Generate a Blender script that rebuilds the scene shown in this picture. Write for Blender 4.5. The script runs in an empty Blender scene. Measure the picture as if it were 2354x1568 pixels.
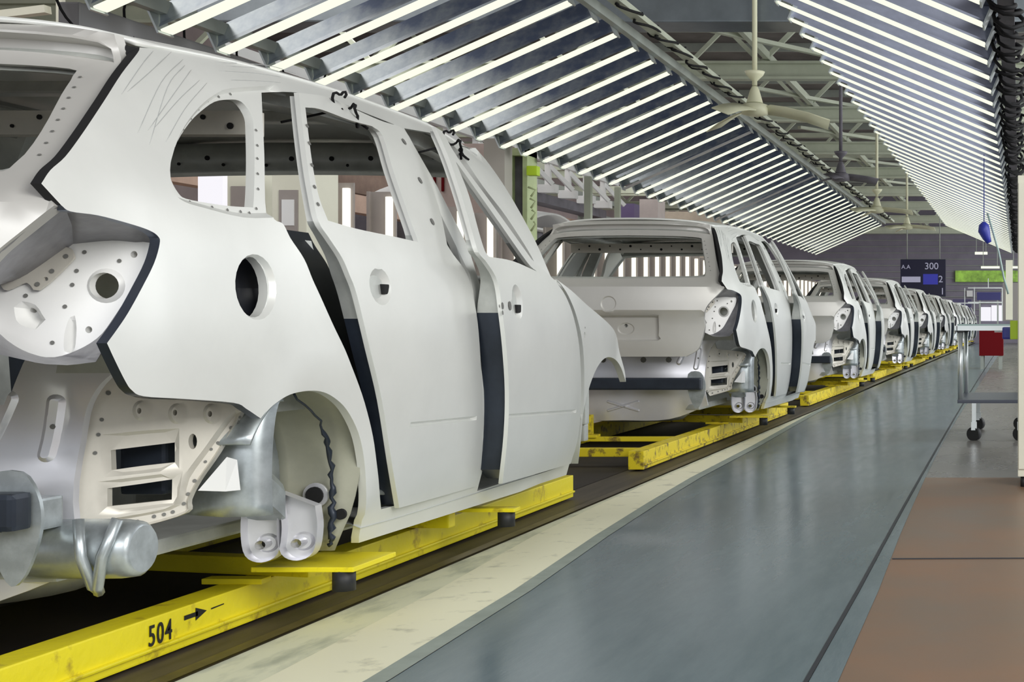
import bpy, bmesh, math, random
from mathutils import Vector, Matrix
from mathutils.geometry import delaunay_2d_cdt
random.seed(7)
SC = bpy.context.scene
COL = SC.collection

# ---------------------------------------------------------------- camera, light, exposure
F, VX, VY, H = 3200.0, 2345.0, 745.0, 0.85      # focal length in pixels, vanishing point, camera height
cam_d = bpy.data.cameras.new('camera')
cam_d.sensor_width = 36.0
cam_d.lens = F / 2354 * 36.0
cam_d.shift_x = -(VX - 1177) / 2354
cam_d.shift_y = -(784 - VY) / 2354
cam_d.clip_start = 0.05
cam_d.clip_end = 300
cam = bpy.data.objects.new('camera', cam_d)
cam.location = (0, 0, H)
cam.rotation_euler = (math.pi / 2, 0, 0)
COL.objects.link(cam)
SC.camera = cam

wd = bpy.data.worlds.new('world'); SC.world = wd; wd.use_nodes = True
wd.node_tree.nodes['Background'].inputs[0].default_value = (0.86, 0.93, 1.0, 1)
wd.node_tree.nodes['Background'].inputs[1].default_value = 0.45
SC.view_settings.view_transform = 'Standard'
SC.view_settings.look = 'None'
SC.view_settings.gamma = 1.0
SC.view_settings.exposure = 0.1
SC.view_settings.use_curve_mapping = False


def area(name, loc, target, sx, sy, power, col=(1, 1, 1)):
    d = bpy.data.lights.new(name, 'AREA')
    d.shape = 'RECTANGLE'; d.size = sx; d.size_y = sy; d.energy = power; d.color = col
    o = bpy.data.objects.new(name, d)
    o.location = loc
    o.rotation_euler = (Vector(target) - Vector(loc)).to_track_quat('-Z', 'Y').to_euler()
    COL.objects.link(o)
    return o


# added fill: unseen area lights that brighten the bodies, roof trusses and far flank
area('fill_light', (5.5, -1.5, 4.6), (-2.6, 5.0, 0.8), 5, 4, 640, (1.0, 0.99, 0.95))
area('fill_light', (-1.0, -4.5, 3.6), (-2.8, 4.0, 0.8), 5, 2.5, 230, (0.98, 0.98, 1.0))
for yy, pw in ((12, 420), (24, 520), (38, 620), (52, 700)):
    area('fill_light', (4.5, yy, 5.0), (-2.6, yy + 2, 0.5), 5, 8, pw, (0.97, 0.98, 1.0))
for yy in (20, 34, 48):
    area('fill_light', (5.5, yy - 4, 3.9), (-3.0, yy, 6.8), 2, 8, 330, (0.98, 1.0, 0.95))
for yy in (10, 22, 36, 50):
    area('fill_light', (-9.5, yy, 5.6), (-9.5, yy, 0), 5, 9, 300, (1.0, 0.97, 0.95))

# ---------------------------------------------------------------- materials
MATS = {}


def mat(name, col, rough=0.5, metal=0.0, noise=0.0, nscale=6.0, col2=None, spec=0.5, bump=0.0, bscale=40, emis=None, estr=0.0,
        thr=None, stretch=None, rnoise=0.0):
    if name in MATS:
        return MATS[name]
    m = bpy.data.materials.new(name); m.use_nodes = True
    nt = m.node_tree; b = nt.nodes['Principled BSDF']
    b.inputs['Base Color'].default_value = (*col, 1)
    b.inputs['Roughness'].default_value = rough
    b.inputs['Metallic'].default_value = metal
    b.inputs['Specular IOR Level'].default_value = spec
    if emis:
        b.inputs['Emission Color'].default_value = (*emis, 1)
        b.inputs['Emission Strength'].default_value = estr
    if noise > 0 or col2 or bump > 0 or rnoise > 0:
        tc = nt.nodes.new('ShaderNodeTexCoord')
        mp = nt.nodes.new('ShaderNodeMapping')
        if stretch:
            mp.inputs['Scale'].default_value = stretch
        nt.links.new(tc.outputs['Object'], mp.inputs['Vector'])
        n = nt.nodes.new('ShaderNodeTexNoise'); n.inputs['Scale'].default_value = nscale
        n.inputs['Detail'].default_value = 6
        n.inputs['Roughness'].default_value = 0.62
        nt.links.new(mp.outputs[0], n.inputs['Vector'])
        if noise > 0 or col2:
            r = nt.nodes.new('ShaderNodeValToRGB')
            c2 = col2 if col2 else tuple(c * (1 - noise) for c in col)
            r.color_ramp.elements[0].color = (*c2, 1)
            r.color_ramp.elements[1].color = (*col, 1)
            lo, hi = thr if thr else (0.35, 0.65)
            r.color_ramp.elements[0].position = lo
            r.color_ramp.elements[1].position = hi
            nt.links.new(n.outputs['Fac'], r.inputs['Fac'])
            nt.links.new(r.outputs[0], b.inputs['Base Color'])
        if rnoise > 0:
            mr = nt.nodes.new('ShaderNodeMapRange')
            mr.inputs[3].default_value = max(0.02, rough - rnoise); mr.inputs[4].default_value = rough + rnoise
            nt.links.new(n.outputs['Fac'], mr.inputs[0])
            nt.links.new(mr.outputs[0], b.inputs['Roughness'])
        if bump > 0:
            n2 = nt.nodes.new('ShaderNodeTexNoise'); n2.inputs['Scale'].default_value = bscale
            n2.inputs['Detail'].default_value = 4
            nt.links.new(mp.outputs[0], n2.inputs['Vector'])
            bp = nt.nodes.new('ShaderNodeBump'); bp.inputs['Strength'].default_value = bump
            bp.inputs['Distance'].default_value = 0.02
            nt.links.new(n2.outputs['Fac'], bp.inputs['Height'])
            nt.links.new(bp.outputs[0], b.inputs['Normal'])
    MATS[name] = m
    return m


M_BODY = mat('body_steel', (0.80, 0.815, 0.785), 0.34, 0.22, noise=0.06, nscale=3, rnoise=0.08)
M_TAIL = mat('tailgate_steel', (0.62, 0.61, 0.58), 0.42, 0.3, noise=0.06, nscale=3)
M_INNER = mat('inner_steel', (0.60, 0.62, 0.59), 0.42, 0.45, noise=0.25, nscale=7)
M_LAMP = mat('lamp_pocket_steel', (0.92, 0.92, 0.90), 0.35, 0.1, noise=0.04, nscale=5)
M_BEIGE = mat('primer_steel', (0.66, 0.63, 0.56), 0.45, 0.3, noise=0.12, nscale=7)
M_REAR = mat('rear_steel', (0.74, 0.74, 0.78), 0.3, 0.5, noise=0.08, nscale=5)
M_ZINC = mat('zinc_steel', (0.52, 0.57, 0.59), 0.35, 0.6, noise=0.3, nscale=16)
M_WELL = mat('wheel_well_steel', (0.46, 0.46, 0.37), 0.5, 0.25, noise=0.22, nscale=5)
M_DARK = mat('recess_shade_black', (0.012, 0.014, 0.02), 0.45)  # black put in for shade inside the fuel cup and tailgate channel
M_NAVY = mat('dark_navy_and_shade', (0.035, 0.045, 0.065), 0.35, 0.3, noise=0.4, nscale=5)  # dark parts, plus painted shade on door shut faces and gaps
M_HOLE = mat('hole_dark', (0.006, 0.006, 0.007), 0.8)
M_SPOT = mat('weld_mark', (0.16, 0.16, 0.15), 0.6)
M_YEL = mat('yellow_paint', (0.86, 0.74, 0.015), 0.42, 0.0, col2=(0.42, 0.30, 0.02), nscale=9, thr=(0.30, 0.42), bump=0.1)
M_YELW = mat('worn_yellow_paint', (0.82, 0.66, 0.02), 0.5, 0.0, col2=(0.22, 0.15, 0.03), nscale=14, thr=(0.36, 0.47))
M_RUB = mat('black_rubber', (0.015, 0.016, 0.018), 0.55)
M_CABLE = mat('cable_black', (0.008, 0.008, 0.009), 0.7, spec=0.2)
M_GALV = mat('galvanised_steel', (0.58, 0.64, 0.64), 0.30, 0.45, col2=(0.13, 0.17, 0.27), nscale=0.9, thr=(0.42, 0.60), rnoise=0.1)  # navy blotches in the colour imitate mottled reflections
M_GALVD = mat('galvanised_dark_and_shade', (0.20, 0.23, 0.30), 0.3, 0.8, noise=0.4, nscale=3)
M_TUBE = mat('lit_tube', (.1, .1, .1), 0.5, emis=(0.93, 0.97, 0.78), estr=0.97)
M_TUBEW = mat('lit_tube_warm', (.1, .1, .1), 0.5, emis=(1.0, 0.97, 0.82), estr=1.2)
M_OFF = mat('unlit_tube', (0.45, 0.45, 0.46), 0.4)
M_TRUSS = mat('pale_green_paint', (0.50, 0.54, 0.43), 0.5, noise=0.15, nscale=2)
M_TRUSSG = mat('grey_green_paint', (0.33, 0.36, 0.33), 0.5, noise=0.2, nscale=2)
M_ROOF = mat('roof_sheet', (0.16, 0.15, 0.15), 0.7, noise=0.4, nscale=1.2)
M_CREAM = mat('cream_paint', (0.80, 0.79, 0.66), 0.45, noise=0.08, nscale=2)
M_TAUPE = mat('taupe_panel', (0.36, 0.32, 0.30), 0.55, noise=0.1)
M_PINK = mat('pinkish_beam', (0.55, 0.38, 0.30), 0.6, noise=0.2)
M_MACH = mat('machine_grey', (0.17, 0.16, 0.19), 0.6, noise=0.4, nscale=3)
M_WHT = mat('white_enamel', (0.85, 0.85, 0.85), 0.4)
M_RED = mat('red_paint', (0.13, 0.003, 0.006), 0.8, spec=0.15)
M_BLUE = mat('blue_plastic', (0.02, 0.03, 0.30), 0.4)
M_NBOARD = mat('board_navy', (0.004, 0.004, 0.03), 0.4)
M_PURP = mat('mauve_wall', (0.26, 0.24, 0.30), 0.7, noise=0.15, nscale=2)
M_GREEN = mat('yellow_green_paint', (0.56, 0.66, 0.36), 0.5, noise=0.2, nscale=5)
M_LIME = mat('lime_plastic', (0.5, 0.72, 0.02), 0.5)
M_ALU = mat('aluminium', (0.62, 0.66, 0.66), 0.3, 0.7)
M_TEAL = mat('table_teal', (0.30, 0.40, 0.39), 0.4)
M_INK = mat('stencil_ink', (0.012, 0.012, 0.01), 0.7)
M_GLOW = mat('board_text', (0.3, 0.3, 0.4), 0.5, emis=(0.6, 0.6, 0.8), estr=0.22)
M_GLOWB = mat('board_blue', (0.02, 0.02, 0.25), 0.5, emis=(0.05, 0.06, 0.5), estr=0.25)
M_WIN = mat('lit_window', (0.4, 0.7, 0.1), 0.5, emis=(0.35, 0.62, 0.08), estr=0.22, col2=(0.03, 0.06, 0.02), nscale=2.2)
M_DAY = mat('daylight_panel', (0.3, 0.3, 0.3), 0.5, emis=(0.95, 0.93, 1.0), estr=0.75)


# ---------------------------------------------------------------- mesh helpers
def link(o, parent=None):
    COL.objects.link(o)
    if parent:
        o.parent = parent
    return o


def tag(o, label=None, cat=None, group=None, kind=None):
    if label: o['label'] = label
    if cat: o['category'] = cat
    if group: o['group'] = group
    if kind: o['kind'] = kind
    return o


def empty(name, loc, label=None, cat=None, group=None):
    o = bpy.data.objects.new(name, None)
    o.empty_display_size = 0.1
    o.location = loc
    link(o)
    return tag(o, label, cat, group)


class MB:
    """collects shapes into one mesh"""
    def __init__(s, org=(0, 0, 0)):
        s.v = []; s.f = []; s.mi = []; s.o = Vector(org); s.sm = []

    def add(s, vs, fs, mi=0, smooth=False):
        n = len(s.v)
        s.v += [Vector(p) - s.o for p in vs]
        for f in fs:
            s.f.append([n + i for i in f]); s.mi.append(mi); s.sm.append(smooth)
        return s

    def box(s, a, b, mi=0):
        x0, y0, z0 = a; x1, y1, z1 = b
        vs = [(x0, y0, z0), (x1, y0, z0), (x1, y1, z0), (x0, y1, z0), (x0, y0, z1), (x1, y0, z1), (x1, y1, z1), (x0, y1, z1)]
        return s.add(vs, [(0, 3, 2, 1), (4, 5, 6, 7), (0, 1, 5, 4), (1, 2, 6, 5), (2, 3, 7, 6), (3, 0, 4, 7)], mi)

    def bar(s, a, b, w, h, up=(0, 0, 1), mi=0):
        a = Vector(a); b = Vector(b); t = (b - a).normalized(); u = Vector(up)
        r = t.cross(u)
        if r.length < 1e-4: r = t.cross(Vector((0, 1, 0)))
        r.normalize(); u = r.cross(t).normalized()
        vs = []
        for p in (a, b):
            for i, j in ((-1, -1), (1, -1), (1, 1), (-1, 1)):
                vs.append(p + r * (w / 2 * i) + u * (h / 2 * j))
        return s.add(vs, [(0, 3, 2, 1), (4, 5, 6, 7), (0, 1, 5, 4), (1, 2, 6, 5), (2, 3, 7, 6), (3, 0, 4, 7)], mi)

    def tube(s, pts, r, seg=8, mi=0, closed=False):
        pts = [Vector(p) for p in pts]; n = len(pts)
        up = Vector((0.13, 0.21, 0.97)); vs = []
        prev = None
        for i, p in enumerate(pts):
            t = (pts[min(i + 1, n - 1)] - pts[max(i - 1, 0)])
            if t.length < 1e-9: t = Vector((0, 1, 0))
            t.normalize()
            if prev is None:
                a = t.cross(up)
                if a.length < 1e-3: a = t.cross(Vector((1, 0, 0)))
            else:
                a = prev - t * prev.dot(t)
                if a.length < 1e-4: a = t.cross(up)
            a.normalize(); prev = a; b = t.cross(a)
            rr = r[i] if isinstance(r, (list, tuple)) else r
            for k in range(seg):
                an = 2 * math.pi * k / seg
                vs.append(p + (a * math.cos(an) + b * math.sin(an)) * rr)
        fs = []
        for i in range(n - 1):
            for k in range(seg):
                k2 = (k + 1) % seg
                fs.append((i * seg + k, i * seg + k2, (i + 1) * seg + k2, (i + 1) * seg + k))
        s.add(vs, fs, mi, True)
        m = len(s.v) - len(vs)
        s.f.append([m + k for k in range(seg)][::-1]); s.mi.append(mi); s.sm.append(False)
        s.f.append([m + (n - 1) * seg + k for k in range(seg)]); s.mi.append(mi); s.sm.append(False)
        return s

    def cyl(s, a, b, r, seg=16, mi=0, r2=None):
        return s.tube([a, b], [r, r2 if r2 is not None else r], seg, mi)

    def grid(s, rows, mi=0, smooth=True):
        n = len(rows); m = len(rows[0])
        vs = [p for r in rows for p in r]
        fs = [(i * m + j, i * m + j + 1, (i + 1) * m + j + 1, (i + 1) * m + j) for i in range(n - 1) for j in range(m - 1)]
        return s.add(vs, fs, mi, smooth)

    def build(s, name, mats, parent=None, bevel=0.0, world=True, solid=0.0, fixn=True):
        me = bpy.data.meshes.new(name)
        me.from_pydata([tuple(v) for v in s.v], [], s.f)
        if not isinstance(mats, (list, tuple)): mats = [mats]
        for m in mats: me.materials.append(m)
        me.polygons.foreach_set('material_index', s.mi)
        me.polygons.foreach_set('use_smooth', s.sm)
        if fixn or bevel > 0:
            bm = bmesh.new(); bm.from_mesh(me)
            if bevel > 0:
                es = [e for e in bm.edges if len(e.link_faces) == 2 and e.calc_face_angle(0) > 0.6]
                bmesh.ops.bevel(bm, geom=es, offset=bevel, segments=2, affect='EDGES', profile=0.7, clamp_overlap=True)
            bmesh.ops.recalc_face_normals(bm, faces=bm.faces)
            bm.to_mesh(me); bm.free()
        me.update()
        o = bpy.data.objects.new(name, me)
        link(o, parent)
        if solid:
            md = o.modifiers.new('s', 'SOLIDIFY'); md.thickness = solid; md.offset = 0
        return o


def thing(name, mb, mats, label, cat, group=None, **k):
    """a one-mesh thing; mesh built round its own base"""
    xs = [v.x for v in mb.v]; ys = [v.y for v in mb.v]; zs = [v.z for v in mb.v]
    c = Vector(((min(xs) + max(xs)) / 2, (min(ys) + max(ys)) / 2, min(zs)))
    mb.v = [v - c for v in mb.v]
    o = mb.build(name, mats, None, **k)
    o.location = c
    return tag(o, label, cat, group)


def struct(name, mb, mats, label=None, **k):
    o = mb.build(name, mats, None, **k)
    o['kind'] = 'structure'
    if label: o['label'] = label
    return o


def copy_tree(o, parent=None):
    c = o.copy(); COL.objects.link(c)
    if parent: c.parent = parent
    for ch in list(o.children):
        copy_tree(ch, c)
    return c


def lerp_tab(tab, x):
    if x <= tab[0][0]: return tab[0][1]
    for i in range(len(tab) - 1):
        x0, y0 = tab[i]; x1, y1 = tab[i + 1]
        if x <= x1:
            t = (x - x0) / (x1 - x0)
            # monotone-ish cubic using finite-difference slopes
            def sl(k):
                if k <= 0 or k >= len(tab) - 1:
                    k0 = max(0, min(k, len(tab) - 2)) if k <= 0 else len(tab) - 2
                    return (tab[k0 + 1][1] - tab[k0][1]) / (tab[k0 + 1][0] - tab[k0][0])
                a = (tab[k][1] - tab[k - 1][1]) / (tab[k][0] - tab[k - 1][0])
                b = (tab[k + 1][1] - tab[k][1]) / (tab[k + 1][0] - tab[k][0])
                return 0 if a * b <= 0 else 2 * a * b / (a + b)
            m0, m1, h = sl(i), sl(i + 1), x1 - x0
            t2, t3 = t * t, t * t * t
            return (2 * t3 - 3 * t2 + 1) * y0 + (t3 - 2 * t2 + t) * h * m0 + (-2 * t3 + 3 * t2) * y1 + (t3 - t2) * h * m1
    return tab[-1][1]


def smooth(pts, closed=True, n=4):
    """Catmull-Rom through pts; a third value marks a corner"""
    P = [(p[0], p[1]) for p in pts]; C = [len(p) > 2 for p in pts]
    N = len(P); out = []
    rng = N if closed else N - 1
    for i in range(rng):
        p1, p2 = P[i], P[(i + 1) % N]
        p0 = P[(i - 1) % N] if (closed or i > 0) else p1
        p3 = P[(i + 2) % N] if (closed or i < N - 2) else p2
        if C[i]: p0 = p1
        if C[(i + 1) % N]: p3 = p2
        for k in range(n):
            t = k / n
            q = []
            for a in (0, 1):
                m1 = (p2[a] - p0[a]) / 2 if p0 != p1 else (p2[a] - p1[a])
                m2 = (p3[a] - p1[a]) / 2 if p3 != p2 else (p2[a] - p1[a])
                q.append((2 * t ** 3 - 3 * t * t + 1) * p1[a] + (t ** 3 - 2 * t * t + t) * m1 + (-2 * t ** 3 + 3 * t * t) * p2[a] + (t ** 3 - t * t) * m2)
            out.append(tuple(q))
    if not closed: out.append(P[-1])
    return out


def inside(p, poly):
    x, y = p; c = False; j = len(poly) - 1
    for i in range(len(poly)):
        xi, yi = poly[i]; xj, yj = poly[j]
        if (yi > y) != (yj > y) and x < (xj - xi) * (y - yi) / (yj - yi) + xi: c = not c
        j = i
    return c


def edist(p, poly):
    x, y = p; best = 1e9; j = len(poly) - 1
    for i in range(len(poly)):
        ax, ay = poly[j]; bx, by = poly[i]; j = i
        dx, dy = bx - ax, by - ay; l = dx * dx + dy * dy
        t = 0 if l == 0 else max(0, min(1, ((x - ax) * dx + (y - ay) * dy) / l))
        d = (x - ax - dx * t) ** 2 + (y - ay - dy * t) ** 2
        if d < best: best = d
    return math.sqrt(best)


def circ(u, v, ru, rv=None, n=20, rot=0.0):
    rv = rv or ru
    return [(u + ru * math.cos(a) * math.cos(rot) - rv * math.sin(a) * math.sin(rot),
             v + ru * math.cos(a) * math.sin(rot) + rv * math.sin(a) * math.cos(rot)) for a in [2 * math.pi * k / n for k in range(n)]]


def inset(poly, d):
    n = len(poly); ar = sum(poly[i][0] * poly[(i + 1) % n][1] - poly[(i + 1) % n][0] * poly[i][1] for i in range(n))
    sg = 1 if ar > 0 else -1; out = []
    for i in range(n):
        ax, ay = poly[i - 1]; bx, by = poly[(i + 1) % n]
        dx, dy = bx - ax, by - ay; l = math.hypot(dx, dy) or 1
        q = (poly[i][0] - sg * dy / l * d, poly[i][1] + sg * dx / l * d)
        if edist(q, poly) > abs(d) * 0.9 and inside(q, poly) == (d > 0) and (not out or math.hypot(q[0] - out[-1][0], q[1] - out[-1][1]) > 1e-4): out.append(q)
    return out


def densify(L, m=0.025):
    out = []
    for i in range(len(L)):
        a, b = L[i], L[(i + 1) % len(L)]
        n = max(1, int(math.hypot(b[0] - a[0], b[1] - a[1]) / m))
        out += [(a[0] + (b[0] - a[0]) * k / n, a[1] + (b[1] - a[1]) * k / n) for k in range(n)]
    return out


def panel(name, out, holes, fn, d, mats, parent, org, step=0.05, stamps=(), back=False, dots=(), mirror=None, dscale=None):
    """pressed sheet: 2-D outline with holes mapped through fn; flange returned along d; stamps are (loop, depth, bevel)"""
    if not isinstance(mats, (list, tuple)): mats = [mats, M_SPOT]
    d = Vector(d)
    loops = [out] + list(holes)
    stamps = [(densify(st[0]), st[1], st[2]) for st in stamps]
    pts = []; edges = []
    def addloop(L):
        n = len(pts); m = len(L)
        pts.extend(Vector(p) for p in L)
        edges.extend((n + i, n + (i + 1) % m) for i in range(m))
    for L in loops: addloop(L)
    for st in stamps:
        addloop(st[0]); addloop(inset(st[0], st[2])); addloop(inset(st[0], -st[2] * 0.8))
    us = [p[0] for p in out]; vs_ = [p[1] for p in out]
    u0, u1, v0, v1 = min(us), max(us), min(vs_), max(vs_)
    nu = int((u1 - u0) / step) + 1; nv = int((v1 - v0) / step) + 1
    for i in range(nu + 1):
        for j in range(nv + 1):
            p = (u0 + (i + 0.5 * (j % 2)) * step, v0 + j * step)
            if not inside(p, out): continue
            if any(inside(p, h) for h in holes): continue
            if min(edist(p, L) for L in loops) < step * 0.35: continue
            pts.append(Vector(p))
    V, E, FC, _, _, _ = delaunay_2d_cdt(pts, edges, [], 0, 1e-4)
    keep = []
    for f in FC:
        cx = sum(V[i][0] for i in f) / len(f); cy = sum(V[i][1] for i in f) / len(f)
        if inside((cx, cy), out) and not any(inside((cx, cy), h) for h in holes): keep.append(list(f))
    used = sorted({i for f in keep for i in f}); idx = {k: n for n, k in enumerate(used)}
    A = []
    for k in used:
        u, v = V[k]
        p = Vector(fn(u, v))
        for (loop, dep, bev) in stamps:
            if inside((u, v), loop):
                sd = edist((u, v), loop)
                t = min(1.0, sd / bev); t = t * t * (3 - 2 * t)
                p = p + d.normalized() * (dep * t)
        A.append(p)
    faces = [[idx[i] for i in f] for f in keep]
    n = len(A)
    mb = MB(org)
    cnt = {}
    for f in faces:
        for i in range(len(f)):
            a, b = f[i], f[(i + 1) % len(f)]
            cnt[(a, b)] = cnt.get((a, b), 0) + 1
    bd = [(a, b) for (a, b) in cnt if (b, a) not in cnt]
    q2 = {idx[k]: V[k] for k in used}
    nb = len(bd)
    bd = [(a, b) for a, b in bd if min(edist(((q2[a][0] + q2[b][0]) / 2, (q2[a][1] + q2[b][1]) / 2), L) for L in loops) < 2e-3]
    if nb != len(bd): print('inner gaps', name, nb - len(bd))
    mb.add(A, faces, 0, True)
    B = [p + d * (dscale(p.z) if dscale else 1) for p in A]
    if back:
        mb.add(B, [f[::-1] for f in faces], 0, True)
    # flange with its own vertices so the rim stays crisp
    nx = {a: b for a, b in bd}; seen = set()
    for a0 in list(nx):
        if a0 in seen: continue
        ch = [a0]; seen.add(a0); c = nx[a0]
        while c != a0 and c in nx and c not in seen:
            ch.append(c); seen.add(c); c = nx[c]
        m = len(ch)
        vv = [A[i] for i in ch] + [B[i] for i in ch]
        mb.add(vv, [(i, m + i, m + (i + 1) % m, (i + 1) % m) for i in range(m)], 0, True)
    for q in dots:
        u, v, r = q[:3]
        p = Vector(fn(u, v)); e = 1e-3
        pu = (Vector(fn(u + e, v)) - p); pv = (Vector(fn(u, v + e)) - p)
        pu.normalize(); nn = pu.cross(pv).normalized(); pv = nn.cross(pu)
        if nn.dot(d) > 0: nn = -nn
        for (loop, dep, bev) in stamps:
            if inside((u, v), loop): p = p + d.normalized() * dep
        p = p + nn * 0.0025
        mb.add([p + (pu * math.cos(t) + pv * math.sin(t)) * r for t in [2 * math.pi * k / 8 for k in range(8)]], [list(range(8))], 1)
    if mirror is not None:
        for v in mb.v: v.x = 2 * (mirror - org[0]) - v.x
        mb.f = [f[::-1] for f in mb.f]
    o = mb.build(name, mats, parent, fixn=False)
    o.data.set_sharp_from_angle(angle=math.radians(24))
    return o


# ---------------------------------------------------------------- measuring (photo pixel -> point on a known surface)
CX = -2.66


def E(px, py, D):
    return Vector((-(VX - px) * D / F, D, H + (VY - py) * D / F))


ZS = [(0.15, 0.76), (0.24, 0.79), (0.35, 0.835), (0.55, 0.868), (0.80, 0.882), (1.0, 0.865), (1.10, 0.838), (1.30, 0.752), (1.49, 0.648), (1.56, 0.585)]
TY = [(2.4, 0.25), (2.65, 0.14), (2.75, 0.095), (2.85, 0.07), (3.0, 0.052), (3.4, 0.045), (3.8, 0.018), (4.2, 0.0), (5.4, 0.0), (5.9, 0.03), (6.3, 0.07), (6.7, 0.17)]
TR = [(2.6, -0.10), (2.9, -0.07), (3.3, -0.035), (3.8, -0.006), (4.3, 0.0), (4.8, -0.006), (5.2, -0.05), (5.6, -0.12)]


def sstep(a, b, x):
    t = max(0, min(1, (x - a) / (b - a)))
    return t * t * (3 - 2 * t)


def W(y, z):
    z2 = z - lerp_tab(TR, y) * sstep(1.05, 1.45, z)
    return lerp_tab(ZS, z2) - lerp_tab(TY, y)


def side_fn(off=None, extra=0.0):
    def f(y, z):
        return (CX + W(y, z) + extra + (off(y) if off else 0), y, z)
    return f


def S(px, py, off=None):
    D = 4.0
    for _ in range(80):
        z = H + (VY - py) * D / F
        L = -CX - W(D, z) - (off(D) if off else 0)
        Dn = F * L / (VX - px)
        D = D * 0.5 + Dn * 0.5
    return (D, H + (VY - py) * D / F)


def SS(pts, off=None, closed=False, n=4):
    """smooth in picture, then map to (y, z) of the side surface"""
    return [S(p[0], p[1], off) for p in smooth(pts, closed, n)]


OFF_R = lambda y: 0.026 * max(0, (4.66 - y)) / 0.75 + 0.004
OFF_F = lambda y: 0.085 * max(0, (5.80 - y)) / 1.2 + 0.004

# ---------------------------------------------------------------- the car body (measured on the nearest one)
ORG = (CX, 4.8, 0.22)
CAR_LABEL = [
    'bare pale grey hatchback body, largest, with numbered yellow rail beneath',
    'bare grey hatchback body directly ahead of the largest one, whole tailgate and badge hole visible',
    'third bare car body in the line, its beige tailgate beside the second body',
    'fourth bare car body counted along the line from the largest',
    'fifth bare car body counted along the line from the largest',
    'sixth bare car body counted along the line from the largest',
    'seventh bare car body counted along the line from the largest',
    'eighth bare car body counted along the line, second from its far end',
    'last bare car body at the far end of the line',
]
CAR = empty('car_body', ORG, CAR_LABEL[0], 'car body', 'car bodies on the assembly line')
PITCH = 6.26


def zt(y):  # height of roof rail top
    return 1.555 + lerp_tab(TR, y)


# --- body side
seam = [(321, 109), (316, 122), (279, 170), (238, 234), (190, 306), (150, 360), (116, 391), (95, 422, 1)]
low = [(95, 422, 1), (141, 472, 1)]
lampe = [(141, 472, 1), (162, 486), (225, 495), (294, 513), (342, 529), (364, 544), (367, 561), (354, 606), (324, 666), (294, 720), (270, 756), (246, 789, 1)]
qbot = [(246, 789, 1), (264, 828), (288, 876), (303, 897), (330, 911), (421, 917), (536, 926), (566, 940), (595, 962, 1)]
arch = [(595, 962, 1), (608, 946), (631, 925), (662, 907), (700, 899), (735, 900), (765, 913), (796, 942), (823, 995), (836, 1060), (838, 1137), (834, 1183), (825, 1235, 1)]
sill = [(825, 1248, 1), (1071, 1170), (1318, 1092, 1), (1325, 1067, 1)]
o_side = SS(seam) + SS(low)[1:] + SS(lampe)[1:] + SS(qbot)[1:] + SS(arch)[1:] + SS(sill)
o_side += [(5.84, 0.45), (5.82, 0.75), (5.66, 0.95)]
o_side += SS([(1268, 640, 1), (1229, 551), (1171, 446), (1125, 378), (1093, 340, 1)])
y1 = o_side[-1][0]; y0 = o_side[0][0]
o_side += [(y1 + (y0 - y1) * k / 14, zt(y1 + (y0 - y1) * k / 14)) for k in range(0, 14)]
qwin = SS([(506, 234), (537, 229), (561, 231), (578, 245), (593, 272), (596, 306), (598, 374), (597, 442), (595, 477, 1), (544, 474), (493, 467), (442, 457), (425, 445), (408, 415), (403, 384), (408, 367), (421, 326), (449, 282), (476, 255)], closed=True, n=3)
qrec = SS([(401, 442), (391, 391), (401, 340), (425, 289), (459, 245), (493, 218), (530, 203), (640, 196, 1), (640, 500, 1), (560, 500), (470, 478), (425, 464)], closed=True, n=3)
fuel = [S(p[0], p[1]) for p in circ(587, 660, 39, 70, 24, math.radians(-6))]
fuel_rec = [S(p[0], p[1]) for p in circ(588, 660, 47, 76, 24, math.radians(-6))]
# rear door opening
ro = SS([(613, 213, 1), (620, 354), (625, 490), (651, 515), (668, 548), (699, 595), (719, 643), (736, 680), (765, 745), (790, 800), (807, 850), (834, 927), (853, 1003), (863, 1080), (876, 1171, 1)])
ro += [(4.2, S(876, 1171)[1]), (4.50, S(1000, 1143)[1]), (4.62, S(1000, 1143)[1]), (4.60, 0.8), (4.50, 1.1), (4.47, 1.3), (4.46, 1.47)]
ro += SS([(906, 286, 1), (838, 259), (770, 232), (692, 214), (650, 211)])
# front door opening
fo = SS([(994, 306, 1), (1030, 325), (1060, 355), (1110, 428), (1165, 500), (1222, 590), (1243, 640, 1)])
fo += [(5.60, 0.93), (5.74, 0.75), (5.76, 0.45), (5.72, 0.29), (5.3, 0.285), (4.75, 0.28), (4.73, 0.8), (4.60, 1.1), (4.56, 1.3), (4.55, 1.49)]
holes = [qwin, fuel, ro, fo]


def side_base(y, z):
    k = 0.03 * sstep(5.35, 5.6, y) * (1 - sstep(0.95, 1.05, z))
    x, y, z = side_fn()(y, z)
    # flare round the rear arch
    dd = math.hypot((y - 3.62) / 0.30, (z - 0.43) / 0.30)
    fl = 0.006 * math.exp(-((dd - 1.0) / 0.2) ** 2) if z > 0.3 else 0
    return (x - k + fl, y, z)


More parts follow.
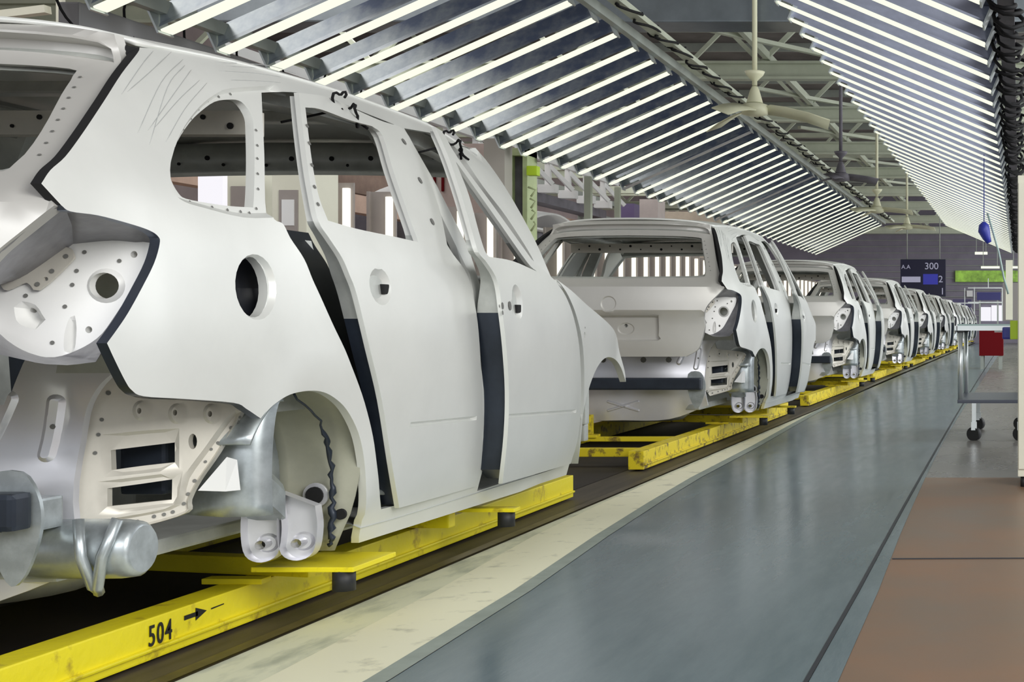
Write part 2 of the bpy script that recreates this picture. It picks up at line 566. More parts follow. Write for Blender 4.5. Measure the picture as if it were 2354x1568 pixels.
qdots = [S(px, py) + (0.004,) for px, py in [(449, 465), (470, 474), (500, 477), (535, 483), (565, 487), (585, 490), (400, 386), (411, 338), (425, 305), (433, 298), (450, 273), (467, 252), (488, 233), (514, 223), (541, 217), (600, 300), (603, 335), (603, 365), (604, 400), (605, 435), (601, 480)]]
for sgn in (1, -1):
    panel('side_panel', o_side, holes, side_base, (-0.022, 0, 0), M_BODY, CAR, ORG, step=0.045,
          stamps=[(qrec, 0.014, 0.012), (fuel_rec, 0.012, 0.01)], dots=qdots if sgn > 0 else (), mirror=None if sgn > 0 else CX)
    sp_ = CAR.children[-1]
    sp_ = [o for o in CAR.children if o.name.startswith('side_panel')][-1]
    sp_.data.materials.append(M_HOLE); sp_.data.materials.append(M_GALVD); sp_.data.materials.append(M_NAVY)
    lines = [(SS(seam), 2), (SS(lampe), 3), (SS(qbot), 4), (SS(low), 2)]  # dark materials on these rims paint in the shade of the gaps
    for p in sp_.data.polygons:
        if abs(p.normal.x) < 0.6:
            c = (p.center.y + ORG[1], p.center.z + ORG[2])
            for ln, mi in lines:
                if edist(c, ln + ln[::-1][1:-1]) < 0.004: p.material_index = mi; break

# fuel filler cup
fc = S(587, 660); mb = MB(ORG)
rows = []
for k in range(25):
    a = 2 * math.pi * k / 24
    rr = []
    for (q, dx) in ((1.02, -0.012), (1.0, -0.05), (0.8, -0.09), (0.0, -0.09)):
        y = fc[0] + 0.125 * q * math.cos(a); z = fc[1] + 0.082 * q * math.sin(a)
        rr.append((CX + W(fc[0], fc[1]) + dx, y, z))
    rows.append(rr)
mb.grid(rows); mb.build('fuel_filler_cup', M_DARK, CAR)


# --- inner pillars, and navy strips painting shade into the door gaps
def ribbon(name, pts, inn, dy0, dy1, m, thick=0.02, off=0.0):
    mb = MB(ORG); rows = []
    for (y, z) in pts:
        w = CX + W(y, z)
        rows.append([(w - 0.015, y + dy0, z), (w - inn * 0.55, y + dy0 + 0.02, z), (w - inn, y + dy0 + 0.06, z), (w - inn - 0.01, y + dy1, z), (w - inn - 0.03, y + dy1, z), (w - inn - 0.03, y + dy0, z), (w - 0.03, y + dy0 - 0.02, z)])
    mb.grid(rows)
    return mb.build(name, m, CAR)


rear_edge = SS([(651, 515, 1), (668, 548), (699, 595), (719, 643), (736, 680), (765, 745), (790, 800), (807, 850), (834, 927), (853, 1003), (863, 1080), (876, 1165, 1)])
ribbon('door_gap_shade', rear_edge, 0.10, 0.0, 0.34, M_NAVY)
ribbon('door_gap_shade', [(4.58, 1.08), (4.66, 0.9), (4.70, 0.75), (4.70, 0.5), (4.68, 0.32)], 0.11, -0.10, 0.30, M_NAVY)
# inner sill between the doors
mb = MB(ORG); rows = []
for k in range(20):
    y = 3.93 + k * 0.1
    z = 0.285
    rows.append([(CX + W(y, z) - 0.002, y, z - 0.012), (CX + W(y, z) - 0.03, y, z), (CX + W(y, z) - 0.12, y, z + 0.005), (CX + W(y, z) - 0.13, y, z + 0.07), (CX + W(y, z) - 0.2, y, z + 0.07)])
mb.grid(rows); mb.build('inner_sill', M_INNER, CAR)
# b pillar (inner box) both sides
for s in (1, -1):
    mb = MB(ORG); rows = []
    for z in (0.30, 0.5, 0.75, 0.95, 1.1, 1.25, 1.4, 1.46):
        yc = 4.66 if z < 0.95 else 4.66 - (z - 0.95) * 0.26
        hw = 0.09 if z < 0.9 else 0.045
        w = W(yc, z) - 0.045
        rows.append([(CX + s * (w), yc - hw, z), (CX + s * w, yc + hw, z), (CX + s * (w - 0.07), yc + hw * .6, z), (CX + s * (w - 0.07), yc - hw * .6, z), (CX + s * w, yc - hw, z)])
    mb.grid(rows, smooth=False); mb.build('centre_pillar', M_INNER, CAR)

# --- roof
mb = MB(ORG); rows = []
ys = [3.20 + 0.1 * k for k in range(20)]
ys = [y0 + (y1 - y0) * k / 22 for k in range(23)]
for y in ys:
    w0 = W(y, zt(y)); row = []
    for k in range(33):
        t = -1 + 2 * k / 32
        wv = w0 * (math.copysign(abs(t) ** 0.6, t))
        q = abs(wv) / w0
        z = zt(y) + 0.026 * (1 - q ** 7) + 0.022 * (1 - q * q)
        yy = y
        if y == ys[0]: yy = y - 0.10 * (1 - (q) ** 2)
        if y == ys[-1]: yy = y + 0.10 * (1 - q ** 2)
        row.append((CX + wv, yy, z))
    rows.append(row)
mb.grid(rows); roof = mb.build('roof_panel', M_BODY, CAR, solid=0.012)
# roof bows, headers
mb = MB(ORG)
for y in (3.95, 4.5):
    mb.box((CX - 0.56, y - 0.035, 1.50), (CX + 0.56, y + 0.035, 1.535))
mb.build('roof_bow', M_INNER, CAR, bevel=0.006)
mb = MB(ORG); rows = []
for k in range(21):
    x = -0.60 + 1.2 * k / 20
    yb = 5.14 + 0.07 * (1 - (x / 0.6) ** 2); zb = 1.50 + 0.02 * (1 - (x / 0.6) ** 2)
    rows.append([(CX + x, yb + 0.1, zb + .01), (CX + x, yb, zb + 0.01), (CX + x, yb - 0.03, zb - 0.03), (CX + x, yb - 0.03, zb - 0.085), (CX + x, yb + 0.02, zb - 0.11), (CX + x, yb + 0.08, zb - 0.06)])
mb.grid(rows)
for x in (-0.5, -0.35, -0.2, -0.05, 0.1, 0.25, 0.4, 0.5):
    yb = 5.14 + 0.07 * (1 - (x / 0.6) ** 2)
    mb.cyl((CX + x, yb - 0.034, 1.465), (CX + x, yb - 0.03, 1.465), 0.009, 10, 1)
    mb.cyl((CX + x + 0.06, yb - 0.034, 1.44), (CX + x + 0.06, yb - 0.03, 1.44), 0.006, 10, 1)
mb.build('windscreen_header', [M_INNER, M_HOLE], CAR)
# inner roof rails
for s in (1, -1):
    mb = MB(ORG); rows = []
    for k in range(16):
        y = 3.45 + k * 0.11; z = zt(y) - 0.05; w = W(y, z)
        rows.append([(CX + s * (w - 0.035), y, z - 0.04), (CX + s * (w - 0.055), y, z - 0.055), (CX + s * (w - 0.09), y, z - 0.01), (CX + s * (w - 0.08), y, z + 0.03)])
    mb.grid(rows); mb.build('inner_roof_rail', M_INNER, CAR)

mb = MB(ORG); mb.box((CX - 0.58, 3.78, 1.365), (CX + 0.58, 3.83, 1.43))
for k in range(15):
    mb.cyl((CX - 0.52 + 0.074 * k, 3.776, 1.40 + 0.012 * ((k % 2) * 2 - 1)), (CX - 0.52 + 0.074 * k, 3.781, 1.40 + 0.012 * ((k % 2) * 2 - 1)), 0.005 + 0.002 * (k % 3), 10, 1)
mb.build('perforated_beam', [M_BEIGE, M_HOLE], CAR)

# --- doors
def door(name, outl, win, stamps, dots, extra_holes, off, s, inner_lbl=None):
    o = panel(name, outl, [win] + extra_holes, side_fn(off), (-0.014, 0, 0), M_BODY, CAR, ORG, step=0.05, stamps=stamps,
              dots=dots, mirror=None if s > 0 else CX)
    extra_holes = []
    fi = side_fn(off, -0.014)
    q = panel('inner_panel', inset(outl, 0.010), [inset(win, -0.008)] + [inset(h, -0.002) for h in extra_holes], fi, (-0.05, 0, 0), [M_NAVY, M_INNER], o, ORG, step=0.06, back=True, dscale=(lambda z: 0.85 - 0.45 * sstep(0.95, 1.15, z)) if name == 'rear_door' else (lambda z: 1.5 - 1.15 * sstep(0.85, 1.12, z)), mirror=None if s > 0 else CX)
    q.data.materials[1] = M_BODY; q.data.materials.append(M_INNER)
    zc = 0.88 - ORG[2]
    me = q.data
    for p in me.polygons:
        zz = sum(me.vertices[i].co.z for i in p.vertices) / len(p.vertices)
        p.material_index = 1 if zz > 1.12 - ORG[2] else (2 if zz > zc else 0)  # door edge coloured darker downwards, standing in for shade
    return o


rd_out = SS([(687, 213, 1), (697, 303), (707, 380), (717, 440), (732, 508), (757, 548), (786, 592), (804, 633), (821, 680), (850, 800), (878, 920), (900, 1060), (918, 1168, 1),
             (1000, 1145), (1092, 1119, 1), (1104, 1060), (1110, 950), (1106, 850), (1098, 740), (1083, 660), (1068, 620), (1042, 585), (1028, 563, 1), (1008, 473), (967, 371), (940, 313), (919, 291, 1), (872, 276), (811, 249), (753, 223)], OFF_R, True)
rd_win = SS([(702, 247, 1), (713, 340), (723, 405), (735, 458), (754, 507, 1), (820, 526), (906, 544), (962, 557, 1), (938, 490), (905, 395), (880, 313), (855, 290, 1), (804, 276), (736, 251)], OFF_R, True)
hr = S(876, 662, OFF_R)
h1 = circ(hr[0] - 0.002, hr[1] + 0.004, 0.062, 0.052, 20)
pl = S(848, 657, OFF_R); kh = S(893, 665, OFF_R)
key1 = [(kh[0] - .016, kh[1] - .015), (kh[0] + .016, kh[1] - .015), (kh[0] + .016, kh[1] + .015), (kh[0] - .016, kh[1] + .015)]
key2 = [(pl[0] - .006, pl[1] - .012), (pl[0] + .008, pl[1] - .012), (pl[0] + .008, pl[1] + .012), (pl[0] - .006, pl[1] + .012)]


def groove(pa, pb, off):
    (ya, za), (yb, zb) = S(*pa, off), S(*pb, off)
    return [(ya, za - 0.007), (yb, zb - 0.007), (yb, zb + 0.007), (ya, za + 0.007)]


def crease_low(off, ya, yb, z0):
    return [(ya, z0 - 0.3), (yb, z0 - 0.3), (yb, z0), (ya, z0)]


fdot = [S(px, py, OFF_R) + (0.006,) for px, py in [(705, 290), (710, 330), (716, 380), (722, 430), (730, 470)]]
fdot += [S(px, py, OFF_R) + (0.012,) for px, py in [(928, 326), (965, 415), (993, 510)]]
fd_out = SS([(1001, 292, 1), (1031, 361), (1061, 449), (1086, 535), (1100, 580), (1120, 605), (1144, 648), (1155, 720), (1164, 800), (1170, 900), (1167, 1000), (1155, 1112, 1), (1235, 1089), (1312, 1066, 1),
             (1330, 1000), (1336, 900), (1332, 800), (1319, 730), (1300, 680), (1276, 645, 1), (1222, 596, 1), (1130, 468), (1052, 362), (1020, 308)], OFF_F, True)
fd_win = SS([(1048, 372, 1), (1078, 449), (1100, 530), (1114, 575), (1124, 590, 1), (1178, 600), (1234, 624, 1), (1212, 603), (1150, 515), (1090, 430), (1058, 385)], OFF_F, True)
hf = S(1190, 698, OFF_F); h2 = circ(hf[0], hf[1] + .005, 0.06, 0.06, 20)
kf = S(1197, 710, OFF_F)
key3 = [(kf[0] - .016, kf[1] - .016), (kf[0] + .016, kf[1] - .016), (kf[0] + .016, kf[1] + .016), (kf[0] - .016, kf[1] + .016)]
ddot = [S(px, py, OFF_F) + (r,) for px, py, r in [(1154, 703, .012), (1146, 704, .006), (1154, 719, .008), (1171, 703, .016)]]
for s in (1, -1):
    dr = door('rear_door', rd_out, rd_win, [(h1, 0.022, 0.03), (groove((935, 977), (1096, 961), OFF_R), 0.012, 0.005)],
              fdot if s > 0 else (), [], OFF_R, s)
    df = door('front_door', fd_out, fd_win, [(h2, 0.02, 0.03), (groove((1166, 957), (1325, 945), OFF_F), 0.012, 0.005)],
              ddot if s > 0 else (), [], OFF_F, s)
    for dd, (yy, zz), of in ((dr, kh, OFF_R), (dr, pl, OFF_R), (df, kf, OFF_F)):
        w = W(yy, zz) + of(yy); hw = 0.017 if (yy, zz) != pl else 0.006
        mb = MB(ORG); mb.box((min(CX + s * (w - 0.03), CX + s * (w - 0.004)), yy - hw, zz - 0.014), (max(CX + s * (w - 0.03), CX + s * (w - 0.004)), yy + hw, zz + 0.014)); mb.build('lock_hole', M_HOLE, dd, bevel=0.003)

# hinge straps in the gap at the bottoms
mb = MB(ORG)
for (y, z) in ((4.08, 0.40), (4.74, 0.42)):
    w = CX + W(y, z)
    pts = [(w - 0.10, y - 0.12, z + 0.02), (w - 0.03, y - 0.08, z - 0.03), (w + 0.01, y, z - 0.04), (w + 0.02, y + 0.06, z - 0.02)]
    mb = MB(ORG); mb.tube([(p[0] - 0.035, p[1] - 0.02, p[2]) for p in pts[:3]], 0.009, 8)
    mb.build('door_check_strap', M_ALU, CAR)

# --- fender
fe = SS([(1270, 638, 1), (1310, 668), (1346, 701), (1393, 741), (1413, 768), (1421, 808), (1433, 852), (1436, 878, 1), (1425, 846), (1413, 828), (1397, 821), (1382, 828), (1366, 852), (1350, 895), (1338, 947), (1332, 994), (1326, 1066, 1),
         (1333, 1000), (1340, 900), (1337, 800), (1323, 730), (1303, 680), (1283, 650)], None, True)
fh = S(1341, 770)
for s in (1, -1):
    panel('front_fender', fe, [circ(fh[0], fh[1], 0.012, 0.012, 10)], side_fn(None, 0.006), (-0.03, 0, 0), M_BODY, CAR, ORG, step=0.05, mirror=None if s > 0 else CX,
          dots=[(fh[0], fh[1] + 0.03, 0.004)])
# --- hood: from the fender's upper edge across
top = SS([(1270, 638, 1), (1310, 668), (1346, 701), (1393, 741), (1413, 768), (1421, 808, 1)], n=5)
mb = MB(ORG); rows = []
for (y, z) in top:
    w0 = W(y, z) + 0.004; row = []
    for k in range(21):
        t = -1 + 2 * k / 20
        row.append((CX + w0 * t, y + 0.10 * (1 - t * t), z + 0.02 * (1 - t ** 4) - 0.012))
    rows.append(row)
mb.grid(rows); mb.build('hood', M_BODY, CAR, solid=0.01)

# --- front end, floor, cowl (inside structure)
mb = MB(ORG)
mb.box((CX - 0.62, 6.52, 0.30), (CX + 0.62, 6.58, 0.38)).box((CX - 0.62, 6.50, 0.66), (CX + 0.62, 6.56, 0.72))
for x in (-0.6, -0.25, 0.25, 0.6):
    mb.box((CX + x - 0.03, 6.50, 0.38), (CX + x + 0.03, 6.56, 0.66))
for x in (-0.48, 0.48):
    mb.box((CX + x - 0.05, 5.6, 0.34), (CX + x + 0.05, 6.5, 0.46))
mb.build('front_frame', M_INNER, CAR, bevel=0.008)
mb = MB(ORG)
mb.box((CX - 0.50, 3.12, 0.27), (CX + 0.50, 4.0, 0.31)).box((CX - 0.70, 4.0, 0.25), (CX + 0.70, 5.65, 0.29))
mb.box((CX - 0.12, 4.0, 0.29), (CX + 0.12, 5.65, 0.40))
mb.build('floor_pan', M_INNER, CAR, bevel=0.008)
mb = MB(ORG)
mb.box((CX - 0.70, 5.62, 0.29), (CX + 0.70, 5.65, 0.90)).box((CX - 0.70, 5.50, 0.86), (CX + 0.70, 5.66, 0.93))
mb.build('bulkhead', M_INNER, CAR, bevel=0.008)
# far side inner quarter boxes hide nothing but give the shell depth
for s in (1, -1):
    mb = MB(ORG); rows = []
    for z in (0.62, 0.8, 1.0, 1.08):
        rows.append([(CX + s * (W(y, z) - 0.13), y, z) for y in (3.50, 3.6, 3.7, 3.85)])
    mb.grid(rows); mb.build('inner_quarter', M_INNER, CAR)

# --- tailgate
RZ = [(0.55, 2.74), (0.64, 2.70), (0.90, 2.655), (0.93, 2.63), (1.08, 2.64), (1.13, 2.695), (1.165, 2.76), (1.42, 3.13), (1.47, 3.21), (1.50, 3.22), (1.53, 3.21), (1.56, 3.27)]


def R(x, z):
    return lerp_tab(RZ, z) + 0.12 * (abs(x) / 0.75) ** 2.5


RF = lambda x, z: (CX + x, R(x, z), z)
half = [(0.0, 0.64), (0.50, 0.64, 1), (0.573, 0.685), (0.60, 0.752), (0.62, 0.83), (0.617, 0.885), (0.63, 0.94), (0.655, 0.985), (0.70, 1.035), (0.745, 1.085, 1), (0.717, 1.120, 1), (0.642, 1.27), (0.581, 1.41), (0.543, 1.49), (0.537, 1.53, 1), (0.4, 1.55), (0.2, 1.558), (0.0, 1.56)]
tg = smooth(half, False, 4)
tg = tg + [(-x, z) for x, z in tg[::-1][1:-1]]
wh = [(0.0, 1.145), (0.3, 1.148), (0.57, 1.155), (0.60, 1.18), (0.575, 1.26), (0.53, 1.36), (0.505, 1.415), (0.475, 1.437), (0.3, 1.448), (0.0, 1.452)]
tw = smooth(wh, False, 3); tw = tw + [(-x, z) for x, z in tw[::-1][1:-1]]
plate = smooth([(-0.34, 0.74, 1), (0.30, 0.74), (0.335, 0.775), (0.34, 0.905, 1), (-0.34, 0.905, 1), (-0.335, 0.775)], True, 3)
emb = circ(0.03, 0.98, 0.05, 0.05, 24)
tband = smooth([(-0.54, 1.462, 1), (-0.50, 1.510), (-0.3, 1.527), (0, 1.532), (0.3, 1.527), (0.50, 1.510), (0.54, 1.462, 1), (0.45, 1.475), (0.3, 1.486), (0, 1.490), (-0.3, 1.486), (-0.45, 1.475)], True, 3)
tdots = [(x, 1.462 - 0.02 * abs(x), .006) for x in (-.4, -.2, 0, .2, .36, .42)]
for k in range(8):
    t = k / 7
    tdots.append((0.62 - 0.10 * t + 0.004, 1.20 + 0.21 * t, 0.004))
    tdots.append((-(0.62 - 0.10 * t + 0.004), 1.20 + 0.21 * t, 0.004))
wrec = smooth([(-0.66, 1.13, 1), (0.66, 1.13, 1), (0.62, 1.25), (0.545, 1.43, 1), (-0.545, 1.43, 1), (-0.62, 1.25)], True, 3)
panel('tailgate', tg, [tw, circ(0.12, 0.84, 0.012, 0.012, 10)], RF, (0, 0.035, 0), M_TAIL, CAR, ORG, step=0.05, stamps=[(tband, 0.05, 0.007), (plate, 0.035, 0.012), (emb, 0.006, 0.008), (circ(0.12, 0.82, 0.055, 0.04, 20), 0.008, 0.008)], dots=tdots)
# window flange of tailgate, stepped inwards
panel('tailgate_inner', inset(tw, -0.05), [inset(tw, 0.012)], lambda x, z: (CX + x, R(x, z) + 0.036, z), (0, 0.02, 0), M_INNER, CAR, ORG, step=0.06)
for s in (1, -1):
    mb = MB(ORG); rows = []
    eg = [(1.085, 0.745), (1.120, 0.717), (1.27, 0.642), (1.41, 0.581), (1.49, 0.543), (1.53, 0.537)]
    for (y, z) in SS(seam):
        xt = lerp_tab(eg, z)
        a = Vector((CX + s * (W(y, z) - 0.001), y + 0.001, z)); b = Vector((CX + s * (xt - 0.004), R(xt, z) + 0.012, z))
        rows.append([a, a.lerp(b, .3) + Vector((0, .02, 0)), a.lerp(b, .7) + Vector((0, .02, 0)), b])
    mb.grid(rows); mb.build('tailgate_gap_shade', M_HOLE, CAR)  # black strip painting shade into the tailgate gap
# water channel beside the tailgate
for s in (1, -1):
    mb = MB(ORG); rows = []
    for (x, z) in [(0.562, 1.50), (0.575, 1.47), (0.605, 1.40), (0.665, 1.27), (0.70, 1.18), (0.735, 1.12), (0.76, 1.08)]:
        y = R(x, z)
        rows.append([(CX + s * (x - 0.06), y + 0.045, z), (CX + s * (x - 0.03), y + 0.09, z), (CX + s * (x - 0.01), y + 0.10, z), (CX + s * (x - 0.015), y + 0.06, z)])
    mb.grid(rows); mb.build('water_channel', M_DARK, CAR)


# --- lamp pocket
def planeD(px, py, D0, kx=0.0, kz=0.0, x0=0.68, z0=0.93):
    """point on plane  y = D0 + kx*(w-x0) + kz*(z-z0)"""
    D = D0
    for _ in range(60):
        w = -CX - (VX - px) * D / F
        z = H + (VY - py) * D / F
        D = 0.5 * D + 0.5 * (D0 + kx * (w - x0) + kz * (z - z0))
    return (-CX - (VX - px) * D / F, H + (VY - py) * D / F)


LP = dict(D0=3.0, kx=0.3, kz=0.12)
lamp_fn = lambda x, z: (CX + x, 3.0 + 0.3 * (x - 0.68) + 0.12 * (z - 0.93), z)
lp = lambda px, py: planeD(px, py, **LP)
pl_px = [(168, 561, 1), (255, 553), (312, 557), (342, 556), (349, 572), (339, 609), (315, 648), (288, 690), (258, 735), (228, 774), (180, 804), (120, 822), (60, 810), (10, 778), (-25, 735), (-45, 690), (-30, 665), (10, 652), (62, 634)]
pl_uv = [lp(*q) for q in smooth(pl_px, True, 3)]
big = [lp(*q) for q in circ(244, 657, 34, 30, 24)]
ringo = [lp(*q) for q in circ(244, 657, 44, 40, 24)]
lho = [big]
for (px, py, r) in ((308, 585, 8), (204, 758, 8), (57, 713, 6)):
    lho.append([lp(*q) for q in circ(px, py, r, r, 12)])
dip = [lp(*q) for q in smooth([(33, 690, 1), (80, 700), (105, 735), (140, 765), (100, 762), (45, 745), (33, 715)], True, 3)]
rib1 = [lp(*q) for q in smooth([(160, 730), (172, 725), (176, 770), (168, 810), (148, 808), (148, 768)], True, 3)]
for s in (1, -1):
    panel('lamp_pocket', pl_uv, lho, lamp_fn, (0, 0.02, 0), M_LAMP, CAR, ORG, step=0.04, stamps=[(ringo, -0.008, 0.01), (dip, 0.03, 0.02), (rib1, 0.02, 0.01)],
          dots=[lp(px, py) + (0.0045,) for px, py in ((195, 580), (177, 623), (167, 655), (150, 705), (121, 788), (275, 600), (60, 680))] if s > 0 else (), mirror=None if s > 0 else CX)
    # walls of the pocket
    def side_pt(px, py):
        y, z = S(px, py); return Vector((CX + W(y, z) - 0.004, y + 0.004, z))
    def rear_pt(x, z):
        return Vector((CX + x, R(x, z) + 0.01, z))
    ow = [side_pt(*q) for q in smooth(lampe, False, 2)]
    ow += [Vector((CX + 0.755, 2.87, 0.772)), Vector((CX + 0.70, 2.87, 0.765)), Vector((CX + 0.65, 2.86, 0.768))]
    ow += [rear_pt(0.615, 0.795), rear_pt(0.62, 0.83), rear_pt(0.617, 0.885), rear_pt(0.63, 0.94), rear_pt(0.655, 0.985), rear_pt(0.70, 1.035), rear_pt(0.742, 1.083)]
    iw = [Vector(lamp_fn(*q)) for q in pl_uv]
    def resample(L, n):
        L = L + [L[0]]; ds = [0]
        for a, b in zip(L, L[1:]): ds.append(ds[-1] + (b - a).length)
        out = []
        for k in range(n + 1):
            t = ds[-1] * k / n; i = 0
            while i < len(ds) - 2 and ds[i + 1] < t: i += 1
            f = (t - ds[i]) / max(1e-9, ds[i + 1] - ds[i])
            out.append(L[i].lerp(L[i + 1], min(1, f)))
        return out
    A = resample(ow, 60); B = resample(iw, 60)
    mb = MB(ORG); rows = []
    for a, b in zip(A, B):
        rim = a.lerp(b, 0.08) + Vector((0, 0.012, 0))
        rows.append([a, rim, a.lerp(b, 0.5) + Vector((0, 0.015, 0)), b])
    mb.grid(rows)
    if s < 0:
        for v in mb.v: v.x = -v.x
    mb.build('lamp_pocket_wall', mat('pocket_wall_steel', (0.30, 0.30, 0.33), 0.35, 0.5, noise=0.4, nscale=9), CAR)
    # sheet strap spot-welded over the pocket
    st = [lp(*q) for q in smooth([(10, 655, 1), (120, 585), (162, 569), (177, 588), (168, 606), (98, 668), (70, 650), (25, 668)], True, 3)]
    panel('pocket_strap', st, [[lp(*q) for q in circ(114, 642, 6, 5, 10)]], lambda x, z: (CX + x, lamp_fn(x, z)[1] - 0.012, z), (0, 0.006, 0), M_BEIGE, CAR, ORG, step=0.05,
          dots=[lp(px, py) + (0.005,) for px, py in ((161, 590), (129, 624), (96, 654), (54, 632))] if s > 0 else (), mirror=None if s > 0 else CX)
# pocket backing (inner wing), dark grey
for s in (1, -1):
    mb = MB(ORG)
    mb.box((CX + s * 0.48, 3.12, 0.74), (CX + s * 0.72, 3.14, 0.99))
    mb.build('inner_wing', M_INNER, CAR)

# --- rear corner panel (behind the missing bumper)
CP = dict(D0=3.15, kx=1.0, kz=0.0, x0=0.5)
cp = lambda px, py: planeD(px, py, **CP)
cfn = lambda x, z: (CX + x, 3.15 + 1.0 * (x - 0.5), z)
co = [cp(*q) for q in smooth([(222, 815, 1), (246, 800), (264, 838), (288, 885), (310, 913), (420, 920), (530, 930), (556, 946, 1), (500, 1040), (455, 1105), (432, 1150), (425, 1180), (330, 1210), (238, 1234, 1), (205, 1205), (168, 1190, 1), (165, 1140), (172, 1050), (190, 950), (205, 880)], True, 4)]
rect1 = [cp(*q) for q in smooth([(248, 1036, 1), (322, 1027), (396, 1018, 1), (396, 1064, 1), (322, 1072), (250, 1082, 1)], True, 2)]
rect2 = [cp(*q) for q in smooth([(240, 1124, 1), (315, 1114), (390, 1103, 1), (389, 1150, 1), (315, 1158), (240, 1166, 1)], True, 2)]
oval = [cp(*q) for q in circ(443, 1015, 10, 18, 14)]
rc1 = [cp(*q) for q in smooth([(232, 1000, 1), (330, 990), (412, 985, 1), (412, 1078, 1), (320, 1090), (235, 1098, 1)], True, 2)]
rc2 = [cp(*q) for q in smooth([(225, 1108, 1), (320, 1096), (420, 1084, 1), (408, 1160, 1), (320, 1174), (225, 1184, 1)], True, 2)]
flg = [cp(*q) for q in smooth([(556, 946, 1), (500, 1040), (455, 1105), (432, 1150), (425, 1180), (330, 1210), (238, 1234, 1), (225, 1200), (320, 1182), (400, 1160), (420, 1100), (470, 1030), (530, 950)], True, 3)]
cd = [(650, 140, 6), (570, 85, 4), (610, 300, 5), (590, 390, 5), (570, 500, 5), (550, 915, 5), (575, 940, 5), (670, 950, 6), (805, 915, 5), (905, 885, 5), (965, 873, 5), (1018, 858, 5), (1085, 808, 5), (1110, 750, 5), (1150, 670, 5), (1215, 555, 4), (1250, 480, 4), (1290, 440, 4), (1370, 350, 5), (1410, 315, 5), (1440, 285, 4)]
cdots = [cp(a / 2.613, 850 + b / 2.613) + (r / 1000.0 * 0.9,) for a, b, r in cd]
boss = [[cp(*q) for q in circ(px, py, 21, 24, 16)] for px, py in ((325, 944), (407, 951), (487, 951))]
bh = [[cp(*q) for q in circ(px, py, 5, 7, 10)] for px, py in ((325, 944), (407, 948), (487, 951))]
for s in (1, -1):
    panel('corner_panel', co, [rect1, rect2, oval] + bh, cfn, (0, 0.018, 0), M_BEIGE, CAR, ORG, step=0.035,
          stamps=[(rc1, 0.010, 0.008), (rc2, 0.010, 0.008), (flg, 0.012, 0.006)] + [(b, -0.008, 0.008) for b in boss], dots=cdots, mirror=None if s > 0 else CX)
    mb = MB(ORG); mb.box((CX + s * 0.50, 3.34, 0.44), (CX + s * 0.61, 3.42, 0.66)); mb.build('bumper_bracket_box', M_NAVY, CAR, bevel=0.01)

# --- rear panel across the back, with pressed slots
rf = lambda x, z: (CX + x, 3.07 + 0.10 * min(1, abs(x) / 0.52) ** 2 - 0.04 * math.cos((z - 0.45) * 7) * min(1, abs(x) / 0.52) - 0.07 * sstep(0.55, 0.80, z) * sstep(0.2, 0.5, abs(x)), z)
rp = [(-0.515, 0.64), (-0.50, 0.70), (-0.6, 0.72), (-0.62, 0.73), (-0.55, 0.64)]
rp = smooth([(-0.55, 0.30, 1), (-0.3, 0.21), (0, 0.205), (0.3, 0.21), (0.55, 0.30, 1), (0.53, 0.45), (0.545, 0.62), (0.58, 0.70), (0.64, 0.75), (0.74, 0.785, 1), (0.60, 0.795), (0.45, 0.79, 1), (0.40, 0.67, 1), (0, 0.655), (-0.40, 0.67, 1), (-0.45, 0.79, 1), (-0.6, 0.795), (-0.74, 0.785, 1), (-0.64, 0.75), (-0.58, 0.70), (-0.545, 0.62), (-0.525, 0.45)], True, 4)


def capsule(x0, z0, x1, z1, r):
    a = math.atan2(z1 - z0, x1 - x0); out = []
    for k in range(9): out.append((x1 + r * math.cos(a - math.pi / 2 + math.pi * k / 8), z1 + r * math.sin(a - math.pi / 2 + math.pi * k / 8)))
    for k in range(9): out.append((x0 + r * math.cos(a + math.pi / 2 + math.pi * k / 8), z0 + r * math.sin(a + math.pi / 2 + math.pi * k / 8)))
    return out


rq = lambda px, py: planeD(px, py, 3.12)
sl = []
for (xa, ya, xb, yb) in ((125, 925, 103, 1045), (35, 915, -8, 1010)):
    (a, b), (c, d_) = rq(xa, ya), rq(xb, yb)
    for sg in (1, -1): sl.append(capsule(sg * a, b, sg * c, d_, 0.018))
xl = [capsule(-0.10, 0.27, 0.10, 0.33, 0.010), capsule(-0.10, 0.33, 0.10, 0.27, 0.010)]
rph = [circ(x, 0.61, 0.022, 0.022, 12) for x in (-0.485, -0.30, -0.135, 0.135, 0.30, 0.485)]
rph += [circ(x, 0.29, 0.018, 0.018, 12) for x in (-0.36, -0.29)]
panel('rear_panel', rp, rph[:0], rf, (0, 0.02, 0), M_REAR, CAR, ORG, step=0.04, stamps=[(q, -0.008, 0.010) for q in sl] + [(xl[0], -0.01, 0.006), (xl[1], -0.01, 0.006)],
      dots=[(x, 0.61, 0.02) for x in (-0.485, -0.30, -0.135, 0.135, 0.30)] + [(-0.36, 0.29, 0.018), (-0.28, 0.29, 0.016), (0.49, 0.62, 0.006), (0.50, 0.36, 0.006)])

